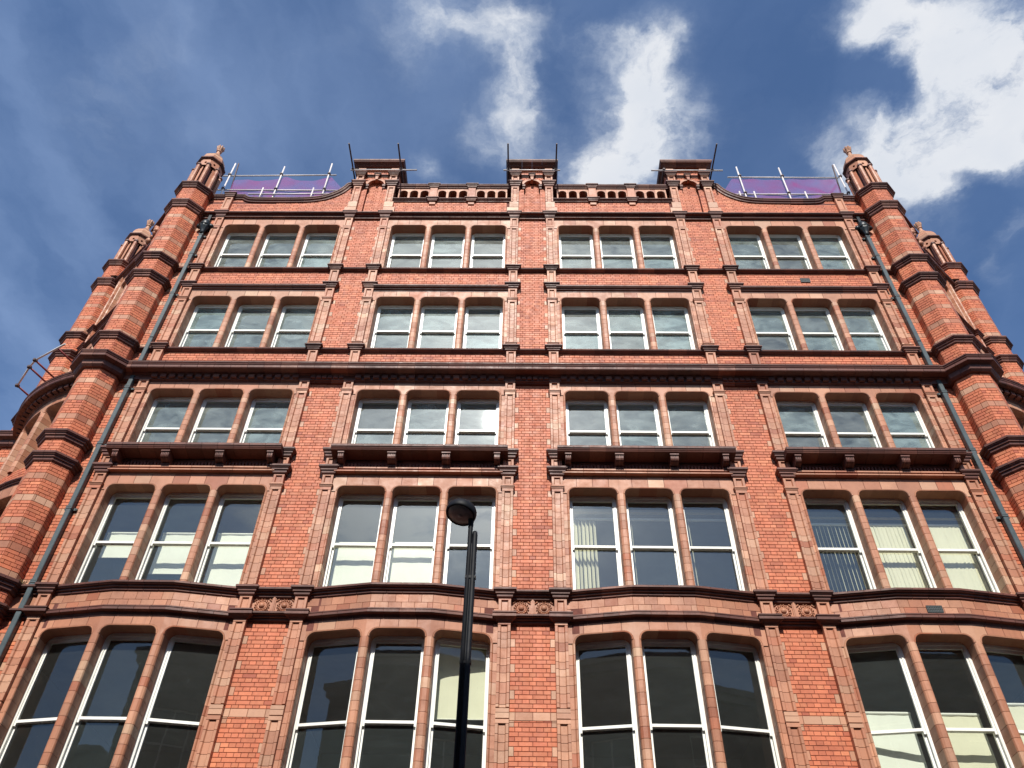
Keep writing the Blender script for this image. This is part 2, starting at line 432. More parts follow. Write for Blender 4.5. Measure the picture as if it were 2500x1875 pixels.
def flush(limits):
    cache = {}
    merged = {}
    for (own, kind, mn), gs in BINS.items():
        merged.setdefault((own, kind), []).extend([(g, mn) for g in gs])
    for (own, kind), gs in merged.items():
        lim = limits.get((own.name, kind), 0)
        rest = {}
        singles = []
        if lim:
            keyed = []
            for g, mn in gs:
                vs = g[0]
                nv = len(vs)
                c = (sum(v[0] for v in vs) / nv, sum(v[1] for v in vs) / nv, sum(v[2] for v in vs) / nv)
                size = max(v[0] for v in vs) - min(v[0] for v in vs)
                dist = (Vector(c) - CAM).length
                keyed.append((0 if in_frame(c) and size > 0.05 else 1, dist, c, g, mn))
            keyed.sort(key=lambda k: (k[0], k[1]))
            vis = [k for k in keyed if k[0] == 0]
            singles = vis[:lim]
            for k in keyed:
                if k not in singles[-1:] and k[0] == 0 and k in vis[:lim]:
                    continue
                if k[0] == 0 and singles and k is singles[-1]:
                    continue
                rest.setdefault(k[4], []).append(k[3])
        else:
            for g, mn in gs:
                rest.setdefault(mn, []).append(g)
        for _, _, c, g, mn in singles:
            rel = [(v[0] - c[0], v[1] - c[1], v[2] - c[2]) for v in g[0]]
            key = (kind, mn, tuple(round(a * 400) for v in rel for a in v))
            me = cache.get(key)
            if me is None:
                me = bpy.data.meshes.new(kind)
                me.from_pydata(rel, [], g[1])
                me.materials.append(bpy.data.materials[mn])
                cache[key] = me
            link(kind, me, own, None, c)
        for mn, gg in rest.items():
            mb = MB()
            for vs, fs in gg:
                mb.add(vs, fs)
            many = len(gg) > 1
            nm = kind
            mb.build(nm, bpy.data.materials[mn], own, 'stuff' if many else None, recalc=False)
    BINS.clear()


# ------------------------------------------------------------------ the ground
def sheet(name, x0, x1, y0, y1, z, m, kind='structure'):
    mb = MB()
    mb.add([(x0, y0, z), (x1, y0, z), (x1, y1, z), (x0, y1, z)], [(0, 1, 2, 3)])
    return mb.build(name, m, None, kind, recalc=False)


sheet('ground', -600, 600, -600, 600, 0.0, plain('earth', (0.16, 0.15, 0.13), 0.95, var=0.3, scale=0.2))
sheet('road', -200, 200, -11.0, -3.4, 0.004, ASPH)
for nm, y0, y1 in (('pavement', -3.25, 0.3), ('pavement', -17.0, -11.15)):
    mb = MB()
    mb.box(-200, 200, y0, y1, -0.05, 0.12)
    mb.build(nm, PAVE, None, 'structure')
for y0 in (-3.4, -11.15):
    mb = MB()
    for i in range(-60, 60):
        vs, fs = prism([(y0, 0.0), (y0, 0.115), (y0 + 0.02, 0.13), (y0 + 0.15, 0.13), (y0 + 0.15, 0.0)], i * 0.92, i * 0.92 + 0.91, 'x')
        mb.add(vs, fs)
    mb.build('kerb', PAVE, None, 'structure')
mb = MB()
for y0 in (-3.75, -3.95, -10.5, -10.7):
    mb.add([(-60, y0, 0.008), (60, y0, 0.008), (60, y0 + 0.09, 0.008), (-60, y0 + 0.09, 0.008)], [(0, 1, 2, 3)])
mb.build('road_marking', PAINT, None, 'structure', recalc=False)

# ------------------------------------------------------------------ the building
B = empty('brick_building', (0, 0, 0))
tag(B, 'tall red brick and terracotta office building with four bays of sash windows and corner turrets', 'building')

H = 0.0775        # brick course
GAP = 0.0072


def bricks(own, x0, x1, z0, z1, T=I, yf=0.0, bands=None, phase=0.0, L=0.235, kind='brick', stagger=0):
    fx0 = x0 if callable(x0) else (lambda k: x0)
    fx1 = x1 if callable(x1) else (lambda k: x1)
    k = int(floor(z0 / H + 1e-6))
    while k * H < z1 - 0.01:
        a0, a1 = fx0(k), fx1(k)
        b0, b1 = max(z0, k * H), min(z1, (k + 1) * H)
        is_band = bands and (k % 7) in (5, 6)
        if is_band:
            if (k % 7) == 6 and b0 > z0 + 0.001:
                k += 1
                continue
            b1 = min(z1, b0 + 2 * H if (k % 7) == 5 else b1)
            ln, off, mt, kd = 0.20, 0.0, (TC, TC, TP)[(k // 7) % 3], 'terracotta_block'
        else:
            st = (k % 2 == 0)
            ln, off, mt, kd = (L, 0.0, BR, kind) if st else (L / 2, L / 4, BR, kind)
        if b1 - b0 < 0.02 or a1 - a0 < 0.02:
            k += 1
            continue
        cuts = [a0]
        x = floor((a0 - phase - off) / ln) * ln + phase + off
        while x < a1:
            if x > a0 + 0.035 and x < a1 - 0.035:
                cuts.append(x)
            x += ln
        cuts.append(a1)
        for c0, c1 in zip(cuts, cuts[1:]):
            j = random.uniform(-0.0018, 0.0018)
            put(own, kd, mt, blk(c0 + GAP / 2, c1 - GAP / 2, b0 + GAP / 2, b1 - GAP / 2, yf + j, yf + 0.05, 0.004, T))
        k += 1


def tooth(k):
    """True where a terracotta quoin bites into the brick"""
    return (k % 6) in (2, 3)


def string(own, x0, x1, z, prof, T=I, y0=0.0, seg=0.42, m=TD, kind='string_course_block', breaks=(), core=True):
    """moulding swept along x. prof: (projection, height above z) going round the section"""
    xs = sorted(set([x0, x1] + [b for b in breaks if x0 < b < x1]))
    pts = [(y0 - d, z + h) for d, h in prof]
    g = 0.004
    for a, b in zip(xs, xs[1:]):
        n = max(1, int(round((b - a) / seg)))
        for i in range(n):
            s, e = a + (b - a) * i / n, a + (b - a) * (i + 1) / n
            put(own, kind, m, prism(pts, s + (g if i else 0), e - (g if i < n - 1 else 0), 'x', T))
        if core and n > 1:
            zm = sum(p[1] for p in pts) / len(pts)
            cp = [(min(y0 + 0.02, p[0] + 0.012), zm + (p[1] - zm) * 0.88) for p in pts]
            put(own, 'mortar_bed', MO, prism(cp, a + 0.003, b - 0.003, 'x', T))


def sprof(p, h, st=0.03):
    """weathered top, nosing, cove and fillet"""
    return [(-0.04, st), (p * 0.35, st * 0.6), (p - 0.008, 0.006), (p, -0.004), (p, -h * 0.23), (p - 0.007, -h * 0.26), (p - 0.018, -h * 0.28), (p - 0.022, -h * 0.36), (p * 0.60, -h * 0.40), (p * 0.58, -h * 0.60), (p * 0.34, -h * 0.66), (p * 0.32, -h * 0.90), (p * 0.20, -h), (-0.04, -h)]


def rprof(p, h):
    """half round string"""
    pts = [(-0.04, 0.025), (p * 0.5, 0.012)]
    for i in range(7):
        t = pi / 2 - pi * i / 6
        pts.append((p * 0.45 + p * 0.55 * cos(t), -h * 0.45 + h * 0.40 * sin(t)))
    pts += [(p * 0.25, -h), (-0.04, -h)]
    return pts


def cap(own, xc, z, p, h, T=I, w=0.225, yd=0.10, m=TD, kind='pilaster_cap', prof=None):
    """a moulding breaking round the three free sides of a pilaster"""
    pr = prof or sprof(p, h, 0.012)
    hw = w / 2
    stations = [(-1, 0.0), (-1, -1), (1, -1), (1, 0.0)]
    vs, fs = [], []
    n = len(pr)
    for sx, fy in stations:
        for d, hh in pr:
            d = max(d, 0.0)
            x = xc + sx * (hw + d)
            y = (-(yd + d)) if fy else 0.01
            vs.append(T(x, y, z + hh))
    for s in range(3):
        for i in range(n - 1):
            a, b = s * n + i, s * n + i + 1
            fs.append((a, b, b + n, a + n))
    # close top and bottom
    fs.append((0, n, 2 * n, 3 * n))
    fs.append((n - 1, 4 * n - 1, 3 * n - 1, 2 * n - 1))
    put(own, kind, m, (vs, fs))


PW_ = 0.225


def pilaster(own, xc, z0, z1, T=I, w=PW_, yd=0.10, groove=True, bh=0.165, m=TC, panel=False):
    """stack of pilaster blocks with a sunk channel"""
    hw = w / 2
    full = [(xc - hw, 0.02), (xc - hw, -yd), (xc + hw, -yd), (xc + hw, 0.02)]
    gw = w * 0.24
    gr = [(xc - hw, 0.02), (xc - hw, -yd + 0.003), (xc - hw + 0.003, -yd), (xc - gw - 0.012, -yd), (xc - gw + 0.004, -yd + 0.030), (xc + gw - 0.004, -yd + 0.030), (xc + gw + 0.012, -yd), (xc + hw - 0.003, -yd), (xc + hw, -yd + 0.003), (xc + hw, 0.02)]
    if panel:
        e = min(0.05, (z1 - z0) * 0.2)
        vs, fs = prism(full, z0, z0 + e, 'z', T)
        v2, f2 = prism(full, z1 - e, z1, 'z', T)
        v3, f3 = prism(gr, z0 + e, z1 - e, 'z', T)
        mb = MB()
        for a, b in ((vs, fs), (v2, f2), (v3, f3)):
            mb.add(a, b)
        put(own, 'pilaster_block', m, (mb.v, mb.f))
        return
    z = z1
    first = True
    while z > z0 + 0.01:
        h = bh * random.choice((0.8, 1.0, 1.15)) if not first else 0.07
        b = max(z0, z - h)
        if b - z0 < 0.05:
            b = z0
        poly = full if (first and groove) else (gr if groove else full)
        mt = TP if random.random() < 0.18 else m
        put(own, 'pilaster_block', mt, prism(poly, b + 0.004, z - (0.0 if first else 0.004), 'z', T))
        z = b
        first = False
    put(own, 'mortar_bed', MO, prism([(xc - hw + 0.008, 0.02), (xc - hw + 0.008, -yd + 0.04), (xc + hw - 0.008, -yd + 0.04), (xc + hw - 0.008, 0.02)], z0, z1, 'z', T))


def quoins(own, xedge, side, z0, z1, T=I):
    """blocks two courses high biting into the brick beside a pilaster"""
    k = int(ceil(z0 / H))
    while (k + 2) * H < z1:
        if (k % 6) == 2:
            a, b = (xedge, xedge + 0.085 * side)
            put(own, 'quoin_block', TP, blk(min(a, b) + 0.003, max(a, b) - 0.003, k * H + 0.003, (k + 2) * H - 0.003, -0.001, 0.05, 0.004, T))
        k += 1


def opening_head(own, ops, xa, xb, zh, ztop, r, T=I, yf=-0.045, yback=0.31, jb=None):
    """lintel blocks with round-cornered openings; ops: list of (x0,x1)"""
    zs = zh - r
    D = 0.036
    # moulded edge and soffit round each head
    prof = [(0.0, yback), (0.0, -0.030), (0.010, -0.050), (0.024, -0.054), (0.032, -0.046), (0.036, -0.034), (0.036, 0.0)]
    for (x0, x1) in ops:
        path = []
        for i in range(7):
            t = pi - (pi / 2) * i / 6
            path.append((x0 + r + r * cos(t), zs + r * sin(t), cos(t), sin(t)))
        for i in range(1, 4):
            path.append((x0 + r + (x1 - x0 - 2 * r) * i / 4, zh, 0.0, 1.0))
        for i in range(7):
            t = pi / 2 - (pi / 2) * i / 6
            path.append((x1 - r + r * cos(t), zs + r * sin(t), cos(t), sin(t)))
        n = len(prof)
        groups = [path[0:8], path[7:10], path[9:]]
        for gi, pth in enumerate(groups):
            vs, fs = [], []
            for (a, b, nx, nz) in pth:
                for d, y in prof:
                    vs.append(T(a + nx * d, y, b + nz * d))
            for s in range(len(pth) - 1):
                for i in range(n - 1):
                    q = s * n + i
                    fs.append((q, q + 1, q + 1 + n, q + n))
            put(own, 'lintel_moulding', TC, (vs, fs))
    # flat lintel blocks above
    def zb(x):
        for (x0, x1) in ops:
            if x0 - D < x < x1 + D:
                rr = r + D
                if x < x0 + r:
                    dx = x0 + r - x
                    return zs + sqrt(max(0.0, rr * rr - dx * dx))
                if x > x1 - r:
                    dx = x - (x1 - r)
                    return zs + sqrt(max(0.0, rr * rr - dx * dx))
                return zh + D
        return zs
    marks = set([xa, xb])
    for (x0, x1) in ops:
        w_ = x1 - x0
        marks.update([x0 + w_ * 0.16, x0 + w_ * 0.5, x1 - w_ * 0.16])
    marks = sorted(marks)
    for a, b in zip(marks, marks[1:]):
        a2, b2 = a + 0.0045, b - 0.0045
        xs = [a2]
        for (x0, x1) in ops:
            for i in range(9):
                t = (pi / 2) * i / 8
                for c in (x0 + r - (r + D) * cos(t), x1 - r + (r + D) * cos(t)):
                    if a2 < c < b2:
                        xs.append(c)
            for c in (x0 - D - 0.0005, x1 + D + 0.0005):
                if a2 < c < b2:
                    xs.append(c)
        xs.append(b2)
        if jb:
            xs += [j for j in jb if a2 < j < b2]
        xs = sorted(xs)
        vs, fs = [], []
        sk = 0.022 if a > xa + 0.01 else 0.0
        for x in xs:
            vs.append(T(x, yf, zb(x)))
            vs.append(T(x, yf, ztop))
        nn = len(xs)
        for i in range(nn - 1):
            fs.append((2 * i, 2 * i + 2, 2 * i + 3, 2 * i + 1))
        # side returns
        e = len(vs)
        vs += [T(a2, 0.0, zb(a2)), T(a2, 0.0, ztop), T(b2, 0.0, zb(b2)), T(b2, 0.0, ztop)]
        fs += [(0, 1, e + 1, e), (2 * nn - 2, 2 * nn - 1, e + 3, e + 2)]
        put(own, 'lintel_block', TC if random.random() < 0.8 else TP, (vs, fs))
    put(own, 'mortar_bed', MO, prism([(xa, zh + D), (xb, zh + D), (xb, ztop), (xa, ztop)], yf + 0.012, 0.05, 'y', T) if not jb else
        None) if False else None
    xs = sorted(set([xa, xb] + list(jb or [])))
    for a, b in zip(xs, xs[1:]):
        put(own, 'mortar_bed', MO, prism([(a, zh + D), (b, zh + D), (b, ztop), (a, ztop)], yf + 0.012, 0.06, 'y', T))


def jamb_poly(e, side, w):
    """section of the stone between pilaster and opening; side=+1: the opening lies at greater x"""
    pts = [(-w, 0.31), (-w, -0.03), (-0.052, -0.03), (-0.046, -0.044), (-0.030, -0.055), (-0.012, -0.052), (0.0, -0.032), (0.0, 0.31)]
    return [(e + side * a, b) for a, b in pts]


def mull_poly(c, hw):
    pts = [(-hw, 0.31), (-hw, -0.015), (-hw * 0.82, -0.042), (-hw * 0.42, -0.058), (hw * 0.42, -0.058), (hw * 0.82, -0.042), (hw, -0.015), (hw, 0.31)]
    return [(c + a, b) for a, b in pts]


WCACHE = {}


def window(own, x0, x1, zs, zh, T=I, gl=None, dx_shear=0.0, mid=None, shareable=True):
    """sash window: box frame, two sashes, two panes"""
    T0 = T

    def T(x, y, z):
        return T0(x, y + 0.085, z)
    wd, ht = x1 - x0, zh - zs
    mz = (mid if mid is not None else zs + ht * 0.5) - zs
    o = T0(x0, 0.0, zs)
    t = empty('window', o, own)
    key = (round(wd, 3), round(ht, 3), round(mz, 3), gl.name, round(dx_shear, 3))

    def make(name, boxes, m):
        k = (name, key) if shareable else None
        me = WCACHE.get(k) if k else None
        if me is None:
            mb = MB()
            for (a0, a1, c0, c1, b0, b1) in boxes:
                vs = []
                for z in (b0, b1):
                    for y in (c0, c1):
                        for x in (a0, a1):
                            p = T(x0 + x, y, zs + z)
                            vs.append((p[0] - o[0], p[1] - o[1], p[2] - o[2]))
                mb.add(vs, [(0, 1, 5, 4), (1, 3, 7, 5), (3, 2, 6, 7), (2, 0, 4, 6), (4, 5, 7, 6), (0, 2, 3, 1)])
            me = bpy.data.meshes.new(name)
            me.from_pydata(mb.v, [], mb.f)
            bm = bmesh.new()
            bm.from_mesh(me)
            bmesh.ops.recalc_face_normals(bm, faces=bm.faces)
            bm.to_mesh(me)
            bm.free()
            me.materials.append(m)
            if k:
                WCACHE[k] = me
        return link(name, me, t)
    f = 0.032
    make('window_frame', [(-0.02, f, 0.145, 0.29, 0, ht), (wd - f, wd + 0.02, 0.145, 0.29, 0, ht),
                   (f, wd - f, 0.145, 0.29, ht - 0.055, ht + 0.01), (f, f + 0.010, 0.150, 0.166, 0, ht - 0.055), (wd - f - 0.010, wd - f, 0.150, 0.166, 0, ht - 0.055),
                   (f, wd - f, 0.13, 0.29, -0.02, 0.05)], WP)
    s = 0.042
    a, b = f + 0.002, wd - f - 0.002
    make('upper_sash', [(a, a + s, 0.170, 0.208, mz, ht - 0.056), (b - s, b, 0.170, 0.208, mz, ht - 0.056),
                        (a + s, b - s, 0.170, 0.208, ht - 0.11, ht - 0.056), (a + s, b - s, 0.166, 0.210, mz - 0.022, mz + 0.026),
                        (a, a + s, 0.170, 0.208, mz - 0.07, mz), (b - s, b, 0.170, 0.208, mz - 0.07, mz)], WP)
    make('lower_sash', [(a, a + s, 0.214, 0.252, 0.052, mz + 0.02), (b - s, b, 0.214, 0.252, 0.052, mz + 0.02),
                        (a + s, b - s, 0.214, 0.252, mz - 0.025, mz + 0.02), (a + s, b - s, 0.214, 0.252, 0.052, 0.13)], WP)

    def pane(z0, z1, y):
        k = ('pane', key, round(z0, 3)) if shareable else None
        me = WCACHE.get(k) if k else None
        if me is None:
            vs = []
            for x, z in ((a + s - 0.004, z0), (b - s + 0.004, z0), (b - s + 0.004, z1), (a + s - 0.004, z1)):
                p = T(x0 + x, y, zs + z)
                vs.append((p[0] - o[0], p[1] - o[1], p[2] - o[2]))
            me = bpy.data.meshes.new('pane')
            me.from_pydata(vs, [], [(0, 1, 2, 3)])
            me.materials.append(gl)
            if k:
                WCACHE[k] = me
        pn = link('pane', me, t)
        pn.rotation_euler = (random.uniform(-0.003, 0.003), 0, random.uniform(-0.003, 0.003))
        return pn
    pane(mz + 0.02, ht - 0.10, 0.19)
    pane(0.12, mz - 0.02, 0.234)
    return t


# bays: (centre, half width between pilaster edges, opening width, pitch)
BAYS = [(-7.07, 1.735, 0.980, 1.135), (-2.355, 1.740, 0.965, 1.130), (2.355, 1.740, 0.965, 1.130), (7.07, 1.735, 0.980, 1.135)]
PIL = [-8.93, -5.22, -4.207, -0.504, 0.504, 4.207, 5.22, 8.93]

FLOORS = [  # name, sill, head, lintel top, glass
    ('F5', 19.26, 21.26, 21.62, G_TOP),
    ('F4', 16.12, 18.06, 18.34, G_TOP),
    ('F3', 12.84, 14.73, 15.00, G_TOP),
    ('F2', 9.58, 11.98, 12.27, G_MID),
    ('F1', 5.70, 8.72, 8.96, G_LOW)]


def oriel(xc):
    def off(x):
        u = abs(x - xc)
        if u >= 1.66:
            return 0.0
        if u <= 0.565:
            return -0.20
        return -0.20 * (1.66 - u) / (1.66 - 0.565)

    def T(x, y, z):
        return (x, y + off(x), z)
    return T


def bay_windows(own, xc, hw, ow, pitch, zs, zh, zt, gl, T=I, r=0.125, share=True, jb=None, bh=0.168, shear=0):
    ops = [(xc + i * pitch - ow / 2, xc + i * pitch + ow / 2) for i in (-1, 0, 1)]
    zsp = zh - r
    # jambs and mullions in blocks
    cols = [('jamb', ops[0][0], 1), ('m', xc - pitch / 2, 0), ('m', xc + pitch / 2, 0), ('jamb', ops[2][1], -1)]
    jw = ops[0][0] - (xc - hw)
    mhw = (pitch - ow) / 2
    for typ, e, side in cols:
        z = zsp
        poly = jamb_poly(e, side, jw) if typ == 'jamb' else mull_poly(e, mhw)
        while z > zs + 0.01:
            h = bh * random.choice((0.85, 1.0, 1.1))
            b = max(zs, z - h)
            if b - zs < 0.06:
                b = zs
            mt = TP if random.random() < 0.15 else TC
            put(own, 'jamb_block' if typ == 'jamb' else 'mullion_block', mt, prism(poly, b + 0.0035, z - 0.0035, 'z', T))
            z = b
        mx = sum(p[0] for p in poly) / len(poly)
        core = [(mx + (p[0] - mx) * 0.86, p[1] + 0.012) for p in poly]
        put(own, 'mortar_bed', MO, prism(core, zs, zsp, 'z', T))
    opening_head(own, ops, xc - hw, xc + hw, zh, zt, r, T, jb=jb)
    for i, (a, b) in enumerate(ops):
        window(own, a, b, zs, zh, T, gl, dx_shear=(i - 1) * shear, shareable=share)
    return ops


for bi, (xc, hw, ow, pitch) in enumerate(BAYS):
    To = oriel(xc)
    for (fn, zs, zh, zt, gl) in FLOORS:
        if fn == 'F1':
            bay_windows(B, xc, hw, ow, pitch, zs, zh, zt, gl, To, r=0.14, jb=[xc - 0.565, xc + 0.565], bh=0.19, shear=1)
        else:
            bay_windows(B, xc, hw, ow, pitch, zs, zh, zt, gl)
    x0, x1 = xc - hw - 0.0, xc + hw + 0.0
    brk = (xc - 0.565, xc + 0.565, xc - 1.66, xc + 1.66)
    # strings round the window bay
    string(B, x0 - 0.001, x1 + 0.001, 19.26, rprof(0.112, 0.115), y0=0.0)
    string(B, x0, x1, 18.452, sprof(0.160, 0.19))
    string(B, x0, x1, 21.60, [(-0.04, 0.0), (0.105, 0.0), (0.115, -0.012), (0.115, -0.03), (0.06, -0.036), (0.055, -0.06), (0.03, -0.07), (-0.04, -0.07)], seg=0.36, kind='cornice_block')
    string(B, x0, x1, 16.12, rprof(0.108, 0.112))
    string(B, x0, x1, 12.388, [(-0.04, 0.03), (0.10, 0.022), (0.156, 0.012), (0.156, -0.022), (0.128, -0.03), (0.128, -0.05), (0.150, -0.058), (0.150, -0.086), (0.140, -0.092), (0.045, -0.098), (0.035, -0.13), (-0.04, -0.13)], m=TC)
    # brick bands between the storeys
    bricks(B, x0, x1, 18.50, 19.15, phase=xc)
    bricks(B, x0, x1, 16.0 - 0.70, 16.01, phase=xc)
    # oriel cornices and tiled frieze
    string(B, x0, x1, 9.575, sprof(0.150, 0.16), T=To, breaks=brk, seg=0.30)
    string(B, x0, x1, 9.085, [(-0.04, 0.02), (0.10, 0.016), (0.125, 0.0), (0.125, -0.02), (0.105, -0.028), (0.105, -0.04), (0.150, -0.048), (0.150, -0.092), (0.140, -0.098), (0.060, -0.104), (0.050, -0.15), (-0.04, -0.16)], T=To, breaks=brk, seg=0.30, m=TD)
    for row, (a, b) in enumerate(((9.095, 9.255), (9.255, 9.425))):
        segs = [x0, xc - 0.565, xc + 0.565, x1]
        for s0, s1 in zip(segs, segs[1:]):
            L = 0.235
            x = s0
            cuts = [s0]
            x = floor(s0 / L) * L + (0.5 * L if row else 0) + L
            while x < s1 - 0.06:
                if x > s0 + 0.06:
                    cuts.append(x)
                x += L
            cuts.append(s1)
            for c0, c1 in zip(cuts, cuts[1:]):
                put(B, 'frieze_block', TC, blk(c0 + 0.002, c1 - 0.002, a + 0.002, b - 0.002, -0.02 + random.uniform(-0.001, 0.001), 0.05, 0.003, To))
    for s0, s1 in ((x0, xc - 0.565), (xc - 0.565, xc + 0.565), (xc + 0.565, x1)):
        put(B, 'mortar_bed', MO, prism([(s0, 8.9), (s1, 8.9), (s1, 9.55), (s0, 9.55)], -0.008, 0.06, 'y', To))
    # ledge over the oriel
    vs = [To(x, y, z) for x, y, z in ((x0, -0.05, 9.60), (xc - 0.565, -0.05, 9.60), (xc + 0.565, -0.05, 9.60), (x1, -0.05, 9.60), (x1, 0.0, 9.62), (x0, 0.0, 9.62))]
    vs[4] = (x1, 0.25, 9.62)
    vs[5] = (x0, 0.25, 9.62)
    put(B, 'ledge', TD, (vs, [(0, 1, 2, 3, 4, 5)]))
    # bracketed cornice under the third-floor windows
    bx0, bx1 = xc - hw - 0.10, xc + hw + 0.10
    bp = [(-0.04, 0.03), (0.20, 0.022), (0.392, 0.012), (0.40, 0.0), (0.40, -0.05), (0.385, -0.058), (0.378, -0.082), (0.366, -0.098), (0.356, -0.12), (0.06, -0.155), (-0.04, -0.155)]
    string(B, bx0, bx1, 12.82, bp, seg=0.34)
    for i in range(-1, 3):
        cx = xc + (i - 0.5) * pitch if i in (0, 1) else xc + (-1.62 if i == -1 else 1.62)
        cw = 0.085 if i in (0, 1) else 0.06
        mb = MB()
        sec = [(0.0, 12.40), (-0.135, 12.40), (-0.162, 12.42), (-0.165, 12.445), (-0.150, 12.465), (-0.20, 12.475), (-0.27, 12.49), (-0.315, 12.515), (-0.33, 12.55), (-0.33, 12.63), (-0.34, 12.63), (-0.34, 12.665), (0.0, 12.665)]
        nr = 5 if i in (0, 1) else 3
        for k in range(nr):
            a = cx - cw + 2 * cw * k / nr
            b = cx - cw + 2 * cw * (k + 1) / nr
            inset = 0.006
            v, f = prism([(y, z) for y, z in sec], a + inset, b - inset, 'x')
            mb.add(v, f)
        v, f = prism([(y + 0.012 if y < -0.05 else y, z) for y, z in sec], cx - cw + 0.003, cx + cw - 0.003, 'x')
        mb.add(v, f)
        mb.box(cx - cw - 0.006, cx + cw + 0.006, -0.352, 0.0, 12.632, 12.662)
        put(B, 'corbel', TD, (mb.v, mb.f))
    n = int((bx1 - bx0) / 0.076)
    mb = MB()
    for k in range(n):
        a = bx0 + 0.12 + (bx1 - bx0 - 0.24) * k / n
        put(B, 'small_dentil', TD, prism([(-0.03, 12.475), (-0.075, 12.475), (-0.075, 12.56), (-0.03, 12.56)], a, a + 0.040, 'x'))
    string(B, x0, x1, 12.64, [(-0.04, 0.0), (0.055, 0.0), (0.055, -0.06), (0.03, -0.08), (0.03, -0.16), (0.05, -0.18), (0.05, -0.21), (0.02, -0.225), (-0.04, -0.225)], seg=0.34, kind='frieze_moulding')

# ---- piers of brick between the bays and the ends
for (a, b) in ((-5.11, -4.315), (-0.392, 0.392), (4.315, 5.11)):
    c = (a + b) / 2
    for z0, z1 in ((5.6, 7.235), (7.378, 8.96), (9.57, 14.99), (15.32, 16.02), (16.12, 19.16), (19.26, 21.62)):
        if z0 == 5.6 or z0 == 7.378:
            teeth = (lambda k: a + (0.085 if tooth(k) else 0)), (lambda k: b - (0.085 if tooth(k) else 0))
        teeth = (lambda k, a=a: a + (0.085 if tooth(k) else 0)), (lambda k, b=b: b - (0.085 if tooth(k) else 0))
        bricks(B, teeth[0], teeth[1], z0, z1, phase=c)
        # quoins follow the same courses
        k = int(floor(z0 / H))
        while k * H < z1:
            if tooth(k):
                top = (k + 1) * H
                if (k % 6) == 2 and top + H <= z1 and k * H >= z0:
                    for s0, s1 in ((a, a + 0.085), (b - 0.085, b)):
                        put(B, 'quoin_block', TP, blk(s0 + 0.003, s1 - 0.003, k * H + 0.003, (k + 2) * H - 0.003, -0.001, 0.05, 0.004))
                else:
                    ok_pair = ((k % 6) == 3 and k * H - H >= z0 and top <= z1)
                    if not ok_pair and min(z1, top) - max(z0, k * H) > 0.02:
                        for s0, s1 in ((a, a + 0.085), (b - 0.085, b)):
                            put(B, 'quoin_block', TP, blk(s0 + 0.003, s1 - 0.003, max(z0, k * H) + 0.003, min(z1, top) - 0.003, -0.001, 0.05, 0.004))
            k += 1
    # pale band low on the pier
    for i, (s0, s1) in enumerate(((a, a + 0.10), (a + 0.10, c), (c, b - 0.10), (b - 0.10, b))):
        put(B, 'band_block', TP, blk(s0 + 0.003, s1 - 0.003, 7.238, 7.375, -0.001, 0.05, 0.004))

for s in (-1, 1):
    a, b = sorted((s * 9.045, s * 9.62))
    for z0, z1 in ((5.6, 8.96), (9.57, 14.99), (15.32, 16.02), (16.12, 19.16), (19.26, 21.62)):
        bricks(B, a, b, z0, z1, bands=True, phase=s * 9.045)

# ---- strings crossing the piers and ends
CROSS = [(-5.11, -4.315), (-0.392, 0.392), (4.315, 5.11), (-9.6, -9.04), (9.04, 9.6)]
for (a, b) in CROSS:
    string(B, a - 0.001, b + 0.001, 19.26, rprof(0.112, 0.115), seg=0.4)
    string(B, a, b, 16.12, rprof(0.108, 0.112), seg=0.4)
    string(B, a, b, 9.575, sprof(0.155, 0.16), seg=0.4)
    string(B, a, b, 9.085, sprof(0.155, 0.14), seg=0.4)
    put(B, 'frieze_panel', TC, prism([(a, 8.96), (b, 8.96), (b, 9.56), (a, 9.56)], -0.004, 0.04, 'y'))

# ---- pilasters with their caps and sunk panels
for i, x in enumerate(PIL):
    P5 = [(19.30, 21.14)]
    pilaster(B, x, 19.30, 21.12)
    pilaster(B, x, 21.14, 21.56, panel=True)
    cap(B, x, 21.60, 0.03, 0.05)
    pilaster(B, x, 18.49, 19.14, panel=True)
    cap(B, x, 19.275, 0.098, 0.14)
    cap(B, x, 18.53, 0.098, 0.155)
    pilaster(B, x, 17.97, 18.37, panel=True)
    cap(B, x, 17.97, 0.032, 0.055, m=TC)
    pilaster(B, x, 16.30, 17.90)
    cap(B, x, 16.30, 0.03, 0.05, m=TC)
    pilaster(B, x, 16.10, 16.26, groove=False)
    cap(B, x, 16.15, 0.098, 0.14)
    pilaster(B, x, 15.25, 16.02, panel=True)
    pilaster(B, x, 14.72, 14.99, panel=True)
    cap(B, x, 15.06, 0.036, 0.07)
    cap(B, x, 14.70, 0.032, 0.055, m=TC)
    pilaster(B, x, 12.84, 14.64)
    cap(B, x, 12.90, 0.10, 0.20)
    pilaster(B, x, 12.40, 12.72, panel=True)
    cap(B, x, 12.44, 0.10, 0.19)
    pilaster(B, x, 11.98, 12.26, panel=True)
    cap(B, x, 11.98, 0.032, 0.055, m=TC)
    pilaster(B, x, 9.58, 11.92)
    cap(B, x, 9.60, 0.098, 0.17)
    pilaster(B, x, 9.10, 9.44, panel=True)
    cap(B, x, 9.12, 0.100, 0.155, prof=[(0, 0.012), (0.085, 0.008), (0.098, 0.0), (0.098, -0.022), (0.078, -0.03), (0.078, -0.042), (0.10, -0.05), (0.10, -0.10), (0.04, -0.135), (0.02, -0.16), (0, -0.16)])
    pilaster(B, x, 7.42, 8.97)
    pilaster(B, x, 7.235, 7.40, groove=False, m=TP)
    pilaster(B, x, 5.6, 7.22)

